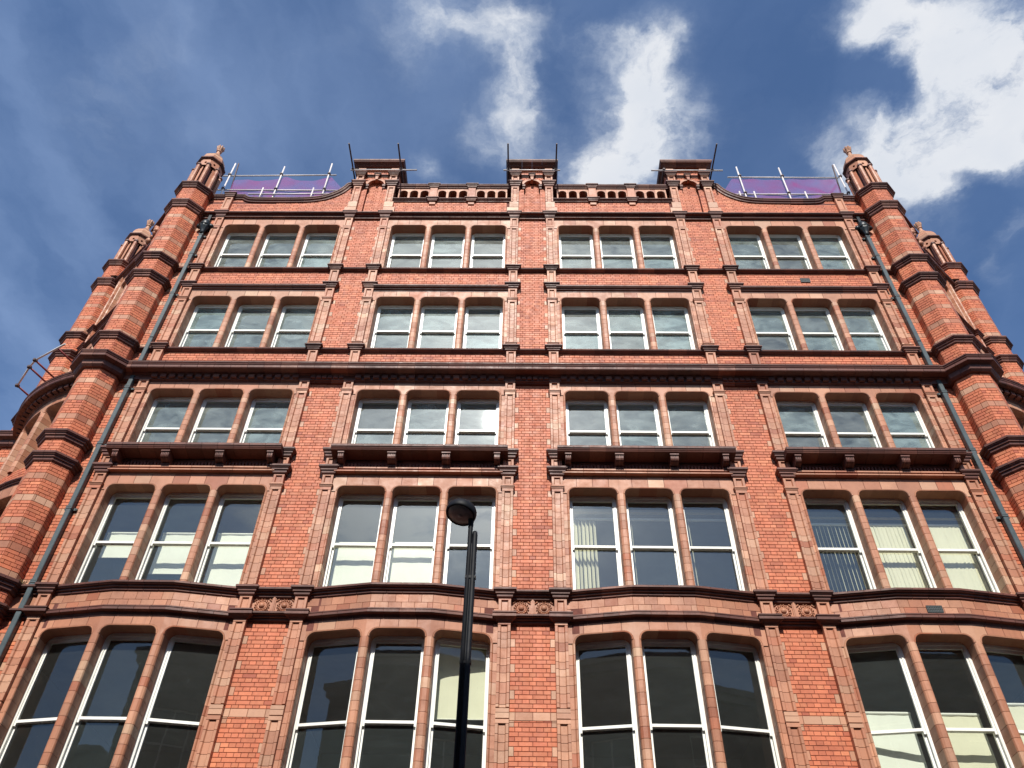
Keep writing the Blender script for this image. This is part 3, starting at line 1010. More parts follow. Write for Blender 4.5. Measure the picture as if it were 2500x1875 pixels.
# ---- roundels on the piers of the first floor
ROS = None
for cx in (-4.712, 0.0, 4.712):
    for dx in (-0.205, 0.205):
        mb = MB()
        mb.lathe([(0.118, 0.0), (0.118, 0.012), (0.104, 0.022), (0.092, 0.012), (0.088, 0.010), (0.080, 0.028), (0.068, 0.034), (0.060, 0.020), (0.054, 0.026), (0.048, 0.044), (0.034, 0.058), (0.016, 0.066), (0.002, 0.068)], (0, 0, 0), 22, 'y')
        for k in range(16):
            t = 2 * pi * k / 16
            mb.lathe([(0.004, 0.036), (0.013, 0.028), (0.016, 0.014), (0.012, 0.0)], (0.103 * cos(t), 0, 0.103 * sin(t)), 6, 'y')
            t += pi / 16
            mb.lathe([(0.003, 0.024), (0.011, 0.018), (0.013, 0.006), (0.010, 0.0)], (0.132 * cos(t), 0, 0.132 * sin(t)), 5, 'y')
        for sx in (-1, 1):
            for sz in (-1, 1):
                for q in range(3):
                    mb.lathe([(0.004, 0.022), (0.016, 0.014), (0.018, 0.0)], (sx * (0.125 + 0.016 * q), 0, sz * (0.105 + 0.012 * (2 - q))), 6, 'y')
        mb.build('roundel', TC, B, smooth=True).location = (cx + dx, -0.006, 9.262)
    mb = MB()
    for w_, y in ((0.036, -0.03), (0.018, -0.045)):
        mb.box(cx - w_, cx + w_, y, 0.0, 9.08, 9.44)
    mb.build('roundel_divider', TC, B)

# ---- main cornice at the fourth floor
mp = [(-0.04, 0.03), (0.20, 0.028), (0.35, 0.016), (0.36, 0.008), (0.36, -0.020), (0.345, -0.028), (0.335, -0.060), (0.310, -0.085), (0.310, -0.10), (0.345, -0.105), (0.345, -0.165), (0.330, -0.185), (0.175, -0.20), (0.175, -0.215), (0.12, -0.245), (0.11, -0.34), (0.075, -0.35), (0.055, -0.375), (-0.04, -0.375)]
string(B, -9.62, 9.62, 15.32, mp, seg=0.385, kind='cornice_block')
for (xc, hw, ow, pitch) in BAYS:
    n = 17
    for k in range(n):
        a = xc - hw + (2 * hw) * (k + 0.5) / n
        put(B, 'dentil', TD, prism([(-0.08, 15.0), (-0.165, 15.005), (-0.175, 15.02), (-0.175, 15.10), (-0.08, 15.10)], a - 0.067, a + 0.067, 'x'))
for cx in (-4.712, 0.0, 4.712):
    for k in range(6):
        a = cx - 0.39 + 0.78 * (k + 0.5) / 6
        put(B, 'dentil', TD, prism([(-0.08, 15.01), (-0.16, 15.01), (-0.16, 15.09), (-0.08, 15.09)], a - 0.05, a + 0.05, 'x'))
# lead flashing on top of the cornice
mb = MB()
mb.add([(-9.6, -0.362, 15.336), (9.6, -0.362, 15.336), (9.6, 0.0, 15.365), (-9.6, 0.0, 15.365)], [(0, 1, 2, 3)])
mb.build('lead_flashing', ROOF, B, recalc=False)

# ---- crowning cornice above the fifth floor
cp5 = [(-0.04, 0.03), (0.10, 0.022), (0.170, 0.012), (0.175, 0.0), (0.175, -0.026), (0.162, -0.034), (0.155, -0.046), (0.085, -0.052), (0.080, -0.090), (0.050, -0.096), (0.045, -0.150), (0.060, -0.155), (0.060, -0.180), (-0.04, -0.19)]
string(B, -9.62, 9.62, 21.76, cp5, seg=0.36, kind='cornice_block')
for x in PIL:
    cap(B, x, 21.80, 0.10, 0.20, prof=[(0, 0.012), (0.09, 0.008), (0.10, 0.0), (0.10, -0.03), (0.085, -0.04), (0.07, -0.09), (0.03, -0.13), (0.02, -0.18), (0, -0.18)])

# ---- backing walls
mb = MB()
for (a, b) in ((-9.62, -8.80), (-5.34, -4.09), (-0.62, 0.62), (4.09, 5.34), (8.80, 9.62)):
    mb.box(a, b, 0.008, 0.42, 0.0, 21.80)
for (xc, hw, ow, pitch) in BAYS:
    for z0, z1 in ((21.32, 22.35), (18.11, 19.25), (14.78, 16.12), (12.02, 12.84), (8.76, 9.60), (0.0, 5.68)):
        mb.box(xc - hw - 0.02, xc + hw + 0.02, 0.0095, 0.418, z0, z1)
mb.build('wall', MO, B)


# ---- parapet
for s in (-1, 1):
    A, Z = sorted((s * 0.74, s * 4.0))
    bricks(B, A - 0.13, Z + 0.0, 21.79, 22.52, phase=0.06)
    string(B, A - 0.14, Z + 0.14, 22.60, sprof(0.10, 0.11), seg=0.34)
    string(B, A - 0.14, Z + 0.14, 23.34, [(-0.32, 0.04), (0.04, 0.03), (0.10, 0.01), (0.107, 0.0), (0.107, -0.03), (0.095, -0.04), (0.08, -0.075), (0.05, -0.10), (0.04, -0.13), (-0.32, -0.13)], seg=0.33, kind='coping_block')
    piers = [s * 2.93, s * 1.79]
    for x in piers:
        cap(B, x, 23.365, 0.075, 0.16, w=0.22, yd=0.055)
        cap(B, x, 22.63, 0.075, 0.14, w=0.22, yd=0.055)
        put(B, 'parapet_pier', TC, blk(x - 0.11, x + 0.11, 22.60, 23.22, -0.055, 0.05, 0.004))
        put(B, 'parapet_pier', TC, blk(x - 0.09, x + 0.09, 22.36, 22.50, -0.035, 0.05, 0.004))
    cents = [s * c for c in (0.90, 1.21, 1.52, 2.05, 2.36, 2.67, 3.20, 3.51, 3.82)]
    for g0 in (0, 3, 6):
        cc = sorted(cents[g0:g0 + 3])
        lo, hi = cc[0] - 0.16, cc[2] + 0.16
        xa_, xb_ = lo, hi
        r = 0.118
        zspr = 23.0
        for c in cc:
            # arch block pair over each opening
            for sg in (-1, 1):
                vs, fs = [], []
                m_ = 7
                for i in range(m_):
                    t = (pi / 2) * i / (m_ - 1)
                    x = c + sg * r * cos(t)
                    z = zspr + r * sin(t)
                    for y in (-0.012, 0.30):
                        vs.append((x, y, z))
                    vs.append((c + sg * (0.157 if i < m_ - 1 else 0.0) if i < 4 else c + sg * 0.157 * (m_ - 1 - i) / 3.0, -0.012, 23.22 if i >= 3 else zspr + (23.22 - zspr) * i / 3.0))
                for i in range(m_ - 1):
                    q = 3 * i
                    fs.append((q, q + 3, q + 4, q + 1))
                    fs.append((q, q + 3, q + 5, q + 2))
                put(B, 'arcade_block', TC, (vs, fs))
        xs = [cc[0] - r - 0.045, cc[0] - r, cc[0] + r, cc[1] - r, cc[1] + r, cc[2] - r, cc[2] + r, cc[2] + r + 0.045]
        for a, b in ((xs[0], xs[1]), (xs[2], xs[3]), (xs[4], xs[5]), (xs[6], xs[7])):
            put(B, 'arcade_post', TC, blk(a, b, 22.60, zspr, -0.012, 0.30, 0.006))
    mb = MB()
    mb.box(A - 0.13, Z + 0.13, 0.30, 0.50, 21.7, 23.30)
    mb.box(A - 0.13, Z + 0.13, 0.008, 0.30, 22.2, 22.58)
    mb.box(A - 0.13, Z + 0.13, 0.008, 0.30, 23.19, 23.28)
    mb.build('parapet_wall', MO, B)


def catmull(pts, n=5):
    out = []
    for i in range(len(pts) - 1):
        p0 = pts[max(0, i - 1)]
        p1, p2 = pts[i], pts[i + 1]
        p3 = pts[min(len(pts) - 1, i + 2)]
        for k in range(n):
            t = k / n
            out.append(tuple(0.5 * ((2 * b) + (-a + c) * t + (2 * a - 5 * b + 4 * c - d) * t * t + (-a + 3 * b - 3 * c + d) * t ** 3) for a, b, c, d in zip(p0, p1, p2, p3)))
    out.append(pts[-1])
    return out


CURVE = catmull([(8.50, 22.765), (8.43, 22.70), (8.30, 22.625), (7.9, 22.605), (7.4, 22.605), (6.84, 22.615), (6.49, 22.645), (6.15, 22.74), (5.83, 22.965), (5.65, 23.20), (5.57, 23.37), (5.44, 23.44)], 4)
for s in (-1, 1):
    pts = CURVE
    prof = [(-0.28, 0.0), (0.10, 0.0), (0.112, -0.015), (0.112, -0.045), (0.095, -0.055), (0.080, -0.095), (0.045, -0.12), (0.035, -0.155), (-0.28, -0.155)]
    frames = []
    for i, (x, z) in enumerate(pts):
        a = pts[max(0, i - 1)]
        b = pts[min(len(pts) - 1, i + 1)]
        tx, tz = b[0] - a[0], b[1] - a[1]
        l = sqrt(tx * tx + tz * tz)
        nx, nz = (tz / l, -tx / l)
        frames.append((x, z, nx, nz))
    i = 0
    while i < len(frames) - 1:
        j = min(i + 3, len(frames) - 1)
        vs, fs = [], []
        n = len(prof)
        for q in range(i, j + 1):
            x, z, nx, nz = frames[q]
            if q == i and i:
                x2, z2, _, _ = frames[q + 1]
                x, z = x + (x2 - x) * 0.03, z + (z2 - z) * 0.03
            for d, h in prof:
                vs.append((s * (x + nx * h), -d, z + nz * h))
        for a in range(j - i):
            for b in range(n):
                c = (b + 1) % n
                fs.append((a * n + b, a * n + c, (a + 1) * n + c, (a + 1) * n + b))
        fs += [tuple(range(n)), tuple(range((j - i) * n, (j - i + 1) * n))]
        put(B, 'coping_block', TD, (vs, fs))
        i = j
    a, b = sorted((s * 8.49, s * 9.62))
    string(B, a, b, 22.765, [(p[0], p[1]) for p in prof], seg=0.3, kind='coping_block')

    def xlim(z):
        for (x, zz) in reversed(CURVE):
            if zz - 0.13 < z:
                return x
        return 8.5
    if s > 0:
        bricks(B, 5.335, lambda k: 9.6 if (k + 1) * H < 22.47 else max(5.36, xlim((k + 1) * H)), 21.79, 23.30, phase=0.0)
        bricks(B, 8.52, 9.6, 22.475, 22.64, phase=0.0)
    else:
        bricks(B, lambda k: -9.6 if (k + 1) * H < 22.47 else -max(5.36, xlim((k + 1) * H)), -5.335, 21.79, 23.30, phase=0.0)
        bricks(B, -9.6, -8.52, 22.475, 22.64, phase=0.0)
    # short pier next to the turret
    pilaster(B, s * 8.93, 22.0, 22.60, panel=True)
    pilaster(B, s * 8.93, 21.80, 21.99, groove=False)
    cap(B, s * 8.93, 22.80, 0.07, 0.17)
    poly = [(s * 9.6, 21.7), (s * 9.6, 22.62), (s * 8.5, 22.62)] + [(s * (x), z - 0.12) for x, z in CURVE] + [(s * 5.30, 23.3), (s * 5.30, 21.7)]
    vs, fs = prism(poly, 0.009, 0.27, 'y')
    mb = MB()
    mb.add(vs, fs)
    mb.build('parapet_wall', MO, B)


# ---- chimney stacks rising from the parapet
def chimney(xc):
    c = empty('chimney', (0, 0, 0), B)
    T = I
    for s in (-1, 1):
        x = xc + s * 0.504
        # flared base
        a, b = sorted((xc + s * 0.392, xc + s * 0.73))
        put(c, 'base_block', TP, blk(a, b, 21.79, 22.12, -0.095, 0.04, 0.005))
        a, b = sorted((xc + s * 0.392, xc + s * 0.66))
        put(c, 'base_block', TP, blk(a, b, 22.123, 22.40, -0.098, 0.04, 0.005))
        pilaster(c, x, 22.42, 23.22)
        cap(c, x, 23.43, 0.10, 0.20)
        pilaster(c, x, 23.44, 23.85, panel=True)
        cap(c, x, 23.96, 0.075, 0.12)
        pilaster(c, x, 23.97, 24.32, groove=False, m=TC)
        a, b = sorted((xc + s * 0.237, xc + s * 0.392))
        bricks(c, a, b, 21.79, 23.22, phase=xc, yf=0.0)
        # arch imposts
        a, b = sorted((xc + s * 0.20, xc + s * 0.30))
        put(c, 'impost', TD, blk(a, b, 23.30, 23.40, -0.06, 0.1, 0.006))
        put(c, 'impost', TD, blk(a + 0.012, b - 0.012, 23.21, 23.298, -0.03, 0.1, 0.006))
    # sunk brick panel
    bricks(c, xc - 0.237, xc + 0.237, 21.79, 23.75, yf=0.10, phase=xc)
    # arch ring
    nseg = 10
    cz = 23.36
    r0, r1 = 0.30, 0.375
    for i in range(nseg):
        t0 = pi * (0.08 + 0.84 * i / nseg)
        t1 = pi * (0.08 + 0.84 * (i + 1) / nseg)
        poly = []
        for t in (t0, t1):
            poly.append((xc + r0 * 0.85 * cos(t), cz + r0 * sin(t)))
        for t in (t1, t0):
            poly.append((xc + r1 * 0.93 * cos(t), cz + r1 * sin(t)))
        put(c, 'arch_block', TC, prism(poly, -0.045, 0.12, 'y'))
    put(c, 'keystone', TC, prism([(xc - 0.035, 23.60), (xc + 0.035, 23.60), (xc + 0.055, 23.86), (xc - 0.055, 23.86)], -0.11, 0.05, 'y'))
    # brick over the arch
    def fx(k):
        z = (k + 0.5) * H
        q = (z - cz) / 0.36
        return q
    for s in (-1, 1):
        def inner(k, s=s):
            z = (k + 0.3) * H - cz
            return 0.33 * sqrt(max(0.0, 1 - (z / 0.36) ** 2)) if z < 0.36 else 0.0
        if s > 0:
            bricks(c, lambda k: xc + inner(k), xc + 0.392, 23.43, 23.86, phase=xc)
        else:
            bricks(c, xc - 0.392, lambda k: xc - inner(k), 23.43, 23.86, phase=xc)
    string(c, xc - 0.392, xc + 0.392, 23.93, sprof(0.07, 0.08), seg=0.26)
    cap(c, xc, 23.955, 0.05, 0.09, w=0.12, yd=0.07)
    # body with depth
    mb = MB()
    mb.box(xc - 0.61, xc + 0.61, 0.15, 1.9, 21.6, 24.34)
    mb.box(xc - 0.61, xc - 0.24, 0.008, 0.15, 21.6, 24.34)
    mb.box(xc + 0.24, xc + 0.61, 0.008, 0.15, 21.6, 24.34)
    mb.box(xc - 0.24, xc + 0.24, 0.008, 0.15, 23.74, 24.34)
    mb.build('chimney_body', MO, c)
    bricks(c, xc - 0.392, xc + 0.392, 23.96, 24.32, phase=xc)
    for s in (-1, 1):
        def Ts(x, y, z, s=s):
            return (xc + s * (0.615 - y), 0.10 + x if s > 0 else 0.10 + x, z)
        bricks(c, 0.0, 1.75, 22.2, 24.3, T=Ts)
    # slab
    sl = [(0, 0.0), (0.03, -0.03), (0.12, -0.06), (0.15, -0.09), (0.165, -0.10), (0.165, -0.17), (0, -0.17)]
    levels = [(0.02, 24.26), (0.06, 24.29), (0.06, 24.31), (0.12, 24.35), (0.15, 24.36), (0.17, 24.40), (0.18, 24.41), (0.18, 24.475), (0.165, 24.49)]
    x0, x1, y0, y1 = xc - 0.615, xc + 0.615, -0.10, 1.9
    for i in range(4):
        a = x0 - 0 + (x1 - x0) * i / 4
        b = x0 + (x1 - x0) * (i + 1) / 4
        vs, fs = [], []
        for d, z in levels:
            aa = a - (d if i == 0 else -0.002)
            bb = b + (d if i == 3 else -0.002)
            vs += [(aa, y0 - d, z), (bb, y0 - d, z), (bb, y1 + d, z), (aa, y1 + d, z)]
        for k in range(len(levels) - 1):
            for q in range(4):
                r = (q + 1) % 4
                fs.append((4 * k + q, 4 * k + r, 4 * k + 4 + r, 4 * k + 4 + q))
        fs += [(0, 1, 2, 3), tuple(4 * (len(levels) - 1) + q for q in range(4))]
        put(c, 'chimney_slab', TD, (vs, fs))
    return c


CH = [chimney(x) for x in (-4.712, 0.0, 4.712)]


# ---- turrets
def face_T(cx, cy, ap, ang):
    nx, ny = cos(ang), sin(ang)
    tx, ty = -ny, nx

    def T(x, y, z):
        return (cx + nx * (ap - y) + tx * x, cy + ny * (ap - y) + ty * x, z)
    return T


K8 = tan(pi / 8)


def ring8(own, cx, cy, ap, z, prof, m=TD, kind='ring_block', faces=range(8), split=2):
    for f in faces:
        T = face_T(cx, cy, ap, f * pi / 4)
        n = len(prof)
        for h in range(split):
            u0 = -1 + 2 * h / split
            u1 = -1 + 2 * (h + 1) / split
            vs = []
            for u, e in ((u0, 1), (u1, -1)):
                for d, zz in prof:
                    hw = (ap + d) * K8
                    g = 0.003 * e if abs(u) < 0.999 else 0.0
                    vs.append(T(u * hw + g, -d, z + zz))
            fs = [(i, (i + 1) % n, n + (i + 1) % n, n + i) for i in range(n)]
            fs += [tuple(range(n)), tuple(range(2 * n - 1, n - 1, -1))]
            put(own, kind, m, (vs, fs))


def turret(cx, cy, z0=0.0):
    t = empty('turret', (0, 0, 0), B)
    ap = 0.45
    hw = ap * K8
    sgn = -1 if cx < 0 else 1
    faces = [f for f in range(8)]
    rings = [(22.70, 0.115, 0.20), (21.76, 0.125, 0.26), (19.26, 0.12, 0.19), (18.50, 0.12, 0.20), (16.12, 0.12, 0.18), (13.02, 0.12, 0.20), (12.42, 0.12, 0.20), (9.59, 0.13, 0.22), (9.10, 0.12, 0.17)]
    for (z, p, h) in rings:
        ring8(t, cx, cy, ap, z, sprof(p, h, 0.02))
    big = [(-0.04, 0.03), (0.24, 0.016), (0.25, 0.008), (0.25, -0.020), (0.235, -0.028), (0.225, -0.060), (0.20, -0.085), (0.20, -0.10), (0.235, -0.105), (0.235, -0.165), (0.12, -0.21), (0.11, -0.32), (0.06, -0.37), (-0.04, -0.375)]
    ring8(t, cx, cy, ap, 15.32, big)
    spans = [(z0 + 0.3, 8.95), (9.11, 9.40), (9.60, 12.24), (12.43, 12.84), (13.03, 14.96), (15.33, 15.96), (16.13, 18.32), (18.51, 19.09), (19.27, 21.52), (21.77, 22.52)]
    for f in faces:
        T = face_T(cx, cy, ap, f * pi / 4)
        for a, b in spans:
            if b < 5.5:
                continue
            a = max(a, 5.5)
            bricks(t, -hw + 0.002, hw - 0.002, a, b, T, bands=(b - a > 0.9 and a < 21.0), phase=(0.06 if f % 2 else -0.03))
    core = MB()
    core.lathe([(ap / cos(pi / 8) - 0.012, 0.0), (ap / cos(pi / 8) - 0.012, 22.7)], (cx, cy, 0), 8, 'z', pi / 8)
    core.build('turret_core', MO, t)
    # open lantern stage
    d_ap = 0.30
    mb = MB()
    mb.lathe([(0.40 / cos(pi / 8), 22.70), (0.40 / cos(pi / 8), 22.80), (0.30 / cos(pi / 8), 22.84), (0.27 / cos(pi / 8), 22.86)], (cx, cy, 0), 8, 'z', pi / 8)
    mb.build('lantern_base', TC, t)
    mb = MB()
    mb.lathe([(0.24, 22.86), (0.24, 24.0)], (cx, cy, 0), 8, 'z', pi / 8)
    mb.build('lantern_core', TD, t)
    for f in range(8):
        T = face_T(cx, cy, 0.30, f * pi / 4)
        w_ = 0.30 * K8
        # slotted panel between shafts
        put(t, 'lantern_panel', TC, blk(-w_ - 0.005, -0.03, 22.86, 23.98, 0.0, 0.06, 0.004, T))
        put(t, 'lantern_panel', TC, blk(0.03, w_ + 0.005, 22.86, 23.98, 0.0, 0.06, 0.004, T))
        # arcade head with a small round hole
        vs, fs = [], []
        T2 = face_T(cx, cy, 0.345, f * pi / 4)
        w2 = 0.345 * K8
        hole = []
        m_ = 12
        outer = []
        for i in range(m_):
            a = 2 * pi * i / m_
            hole.append((0.036 * cos(a), 24.10 + 0.05 * sin(a)))
            ca, sa = cos(a), sin(a)
            k = min((w2) / max(abs(ca), 1e-6), 0.16 / max(abs(sa), 1e-6))
            outer.append((ca * k, 24.12 + sa * k))
        for (hx, hz), (ox, oz) in zip(hole, outer):
            vs += [T2(ox, 0.0, oz), T2(hx, 0.0, hz), T2(hx, 0.06, hz)]
        for i in range(m_):
            j = (i + 1) % m_
            fs += [(3 * i, 3 * j, 3 * j + 1, 3 * i + 1), (3 * i + 1, 3 * j + 1, 3 * j + 2, 3 * i + 2)]
        put(t, 'lantern_head', TC, (vs, fs))
        # colonnette at each corner
        a = f * pi / 4 + pi / 8
        rx, ry = cx + 0.385 * cos(a), cy + 0.385 * sin(a)
        nb = 7
        for i in range(nb):
            za = 22.84 + (23.88 - 22.84) * i / nb
            zb_ = 22.84 + (23.88 - 22.84) * (i + 1) / nb
            m2 = MB()
            m2.lathe([(0.058, za + 0.002), (0.058, zb_ - 0.002)], (rx, ry, 0), 8, 'z', a + pi / 8)
            put(t, 'colonnette_block', TC, (m2.v, m2.f))
        m2 = MB()
        m2.lathe([(0.060, 23.88), (0.082, 23.91), (0.082, 23.95), (0.070, 23.96), (0.050, 24.0)], (rx, ry, 0), 8, 'z', a + pi / 8)
        put(t, 'colonnette_cap', TD, (m2.v, m2.f))
    mb = MB()
    mb.lathe([(0.20, 23.98), (0.29 / cos(pi / 8), 23.99), (0.29 / cos(pi / 8), 24.27)], (cx, cy, 0), 8, 'z', pi / 8)
    mb.build('lantern_drum', MO, t)
    ring8(t, cx, cy, 0.345, 24.36, [(-0.1, 0.04), (0.05, 0.02), (0.066, 0.0), (0.066, -0.04), (0.04, -0.06), (0.0, -0.09), (-0.1, -0.09)])
    # ribbed dome in courses
    dome = [(0.385, 24.37), (0.385, 24.44), (0.370, 24.56), (0.335, 24.68), (0.275, 24.80), (0.200, 24.91), (0.13, 25.01), (0.09, 25.10)]
    for (r0, za), (r1, zb_) in zip(dome, dome[1:]):
        m2 = MB()
        m2.lathe([(r0, za + 0.003), (r1, zb_ - 0.003)], (cx, cy, 0), 8, 'z', pi / 8)
        put(t, 'dome_block', TP, (m2.v, m2.f))
    # leafy finial
    mb = MB()
    mb.lathe([(0.085, 25.09), (0.06, 25.20), (0.058, 25.27), (0.085, 25.29), (0.085, 25.32), (0.050, 25.34), (0.052, 25.38), (0.080, 25.46), (0.09, 25.53), (0.04, 25.56)], (cx, cy, 0), 16, 'z')
    for k in range(8):
        a = 2 * pi * k / 8
        p = [(0.040, 25.33), (0.060, 25.40), (0.082, 25.47), (0.098, 25.52), (0.104, 25.56)]
        rr = [0.022, 0.034, 0.039, 0.036, 0.022]
        for (q0, h0), (q1, h1), ra, rb in zip(p, p[1:], rr, rr[1:]):
            mb.tube((cx + q0 * cos(a), cy + q0 * sin(a), h0), (cx + q1 * cos(a), cy + q1 * sin(a), h1), ra, 7, rb)
    for k in range(6):
        a = 2 * pi * k / 6 + 0.3
        mb.tube((cx + 0.04 * cos(a), cy + 0.04 * sin(a), 25.48), (cx + 0.045 * cos(a), cy + 0.045 * sin(a), 25.59), 0.032, 7, 0.022)
    mb.build('finial', TP, t)
    return t


T1X, T1Y, T2X, T2Y = 9.98, -0.03, 13.15, 2.80
TUR = []
for s in (-1, 1):
    TUR.append(turret(s * T1X, T1Y))
    TUR.append(turret(s * T2X, T2Y))

# ---- curved corner bays between the turrets
RB = 3.33
CORN = []
for s in (-1, 1):
    c = empty('corner_bay', (0, 0, 0), B)
    CORN.append(c)
    mx, my = s * 11.565, 1.385
    n_out = Vector((s * 0.666, -0.746))
    tang = Vector((-n_out.y, n_out.x))          # local +x along the face
    ctr = Vector((mx, my)) + n_out * (0.47 - RB)

    def TA(x, y, z, ctr=ctr, n_out=n_out):
        base = math.atan2(n_out.y, n_out.x)
        a = base + x / RB
        return (ctr.x + (RB - y) * cos(a), ctr.y + (RB - y) * sin(a), z)

    def TCH(x, y, z, mx=mx, my=my, n_out=n_out, tang=tang):
        return (mx + tang.x * x - n_out.x * y, my + tang.y * x - n_out.y * y, z)
    for (zs, zh, zt, gl) in ((12.84, 14.73, 15.0, G_TOP), (9.58, 11.98, 12.27, G_MID), (5.7, 8.7, 8.96, G_LOW)):
        bay_windows(c, 0.0, 1.62, 0.90, 1.06, zs, zh, zt, gl, TA, share=False, jb=[-1.3 + 0.2 * i for i in range(14)])
    for (zs, zh, zt, gl) in ((16.12, 18.03, 18.36, G_TOP), (19.26, 21.16, 21.62, G_TOP)):
        bay_windows(c, 0.0, 1.15, 0.60, 0.74, zs, zh, zt, gl, TCH, share=False)
    for x in (-1.28, 1.28):
        for (a, b) in ((16.12, 18.36), (18.5, 19.15), (19.3, 21.6)):
            pilaster(c, x, a, b, TCH)
        for z in (19.275, 18.53, 16.15):
            cap(c, x, z, 0.09, 0.14, TCH)
    string(c, -1.95, 1.95, 15.32, mp, T=TA, seg=0.16, kind='cornice_block', core=False)
    for k in range(19):
        a = -1.6 + 3.2 * k / 18
        put(c, 'dentil', TD, prism([(-0.08, 15.0), (-0.215, 15.01), (-0.215, 15.10), (-0.08, 15.10)], a - 0.06, a + 0.06, 'x', TA))
    for z, p, h in ((12.42, 0.12, 0.15), (12.9, 0.16, 0.18), (9.575, 0.15, 0.16), (9.085, 0.15, 0.14)):
        if z == 12.9:
            continue
        string(c, -1.95, 1.95, z, sprof(p, h), T=TA, seg=0.16, core=False)
    bricks(c, -1.62, 1.62, 12.44, 12.84, TA)
    bricks(c, -1.62, 1.62, 9.1, 9.42, TA)
    for z, p, h in ((19.26, 0.11, 0.115), (18.475, 0.14, 0.135), (16.12, 0.11, 0.11), (21.76, 0.19, 0.26)):
        string(c, -1.7, 1.7, z, sprof(p, h), T=TCH, seg=0.3)
    bricks(c, -1.7, 1.7, 18.5, 19.15, TCH)
    bricks(c, -1.7, 1.7, 15.33, 16.02, TCH)
    for a, b in ((-1.8, -1.39), (1.39, 1.8)):
        for z0, z1 in ((16.13, 19.15), (19.27, 21.6)):
            bricks(c, a, b, z0, z1, TCH, bands=True)
    # parapet with a small pediment
    bricks(c, -1.7, 1.7, 21.78, 22.55, TCH)
    string(c, -1.7, -0.55, 22.72, sprof(0.10, 0.15), T=TCH, seg=0.3, kind='coping_block')
    string(c, 0.55, 1.7, 22.72, sprof(0.10, 0.15), T=TCH, seg=0.3, kind='coping_block')
    bricks(c, lambda k: -0.55 + max(0, (k * H - 22.9) * 0.5), lambda k: 0.55 - max(0, (k * H - 22.9) * 0.5), 22.55, 23.75, TCH)
    for sg in (-1, 1):
        poly = [(sg * 0.68, 23.55), (0.0, 24.15), (0.0, 24.28), (sg * 0.78, 23.60)]
        put(c, 'pediment_coping', TD, prism(poly, -0.13, 0.25, 'y', TCH))
        mb = MB()
        for k in range(9):
            a = k * 0.55
            rr = 0.07 + 0.02 * (k % 3)
            p = TCH(sg * (0.62 + 0.32 * cos(a) * (1 - k / 14)), -0.02, 22.95 + 0.09 * k)
            mb.lathe([(0.01, -rr), (rr * 0.8, -rr * 0.6), (rr, 0), (rr * 0.8, rr * 0.6), (0.01, rr)], p, 8, 'z')
        mb.build('carved_scroll', TC, c, smooth=True)
    mb = MB()
    v, f = prism([(-1.8, 15.0), (1.8, 15.0), (1.8, 22.6), (0.55, 22.6), (0.5, 23.6), (0.0, 24.15), (-0.5, 23.6), (-0.55, 22.6), (-1.8, 22.6)], 0.30, 0.5, 'y', TCH)
    mb.add(v, f)
    for (a, b, z0, z1) in ((-1.8, -1.15, 15.0, 22.6), (1.15, 1.8, 15.0, 22.6), (-1.15, 1.15, 21.2, 22.6), (-1.15, 1.15, 18.08, 19.25), (-1.15, 1.15, 15.2, 16.11), (-0.5, 0.5, 22.6, 23.7)):
        v, f = prism([(a, z0), (b, z0), (b, z1), (a, z1)], 0.009, 0.29, 'y', TCH)
        mb.add(v, f)
    for i in range(16):
        a, b = -1.9 + 3.8 * i / 16, -1.9 + 3.8 * (i + 1) / 16
        for z0, z1 in ((14.78, 15.32), (12.02, 12.84), (8.76, 9.60), (0.0, 5.68)):
            v, f = prism([(a, z0), (b, z0), (b, z1), (a, z1)], 0.0095, 0.30, 'y', TA)
            mb.add(v, f)
        v, f = prism([(a, 0.0), (b, 0.0), (b, 15.2), (a, 15.2)], 0.75, 0.80, 'y', TA)
        mb.add(v, f)
        if abs((a + b) / 2) > 1.6:
            v, f = prism([(a, 0.0), (b, 0.0), (b, 15.2), (a, 15.2)], 0.0095, 0.30, 'y', TA)
            mb.add(v, f)
    mb.build('corner_wall', MO, c)
    mb = MB()
    for i in range(16):
        a, b = -1.95 + 3.9 * i / 16, -1.95 + 3.9 * (i + 1) / 16
        mb.add([TA(a, -0.365, 15.345), TA(b, -0.365, 15.345), TCH(b * 0.9, 0.1, 15.38), TCH(a * 0.9, 0.1, 15.38)], [(0, 1, 2, 3)])
    mb.build('balcony_lead', ROOF, c, recalc=False)
    # lower wing beyond the second turret
    a, b = sorted((s * 13.5, s * 22.0))

    def TW(x, y, z):
        return (x, y + 2.55, z)
    bricks(c, a, b, 10.2, 14.95, TW, bands=True)
    string(c, a, b, 15.32, mp, T=TW, seg=0.5, kind='cornice_block')
    mb = MB()
    mb.box(a, b, 2.56, 9.0, 0.0, 15.3)
    mb.build('wing_wall', MO, c)

# ---- roof and rooms
mb = MB()
mb.box(-9.6, 9.6, 0.35, 12.0, 21.7, 21.9)
mb.build('roof', ROOF, B)
mb = MB()
mb.add([(-13, 2.2, 21.8), (13, 2.2, 21.8), (13, 12, 21.8), (-13, 12, 21.8)], [(0, 1, 2, 3)])
mb.build('roof', ROOF, B, recalc=False)
for (fn, zs, zh, zt, gl) in FLOORS:
    zc_, zf = zh + 0.28, zs - 0.75
    depth = 5.5
    mb = MB()
    mb.box(-9.5, 9.5, 0.425, depth, zc_, zc_ + 0.12)
    mb.build('room_ceiling', ROOMC, B)
    mb = MB()
    mb.box(-9.5, 9.5, 0.425, depth, zf - 0.1, zf)
    mb.build('room_floor', ROOMF, B)
    mb = MB()
    mb.box(-9.5, 9.5, depth, depth + 0.1, zf, zc_)
    for x in (-9.45, -4.75, 0.0, 4.75, 9.45):
        mb.box(x - 0.06, x + 0.06, 0.425, depth, zf, zc_)
    mb.build('room_wall', ROOMW, B)

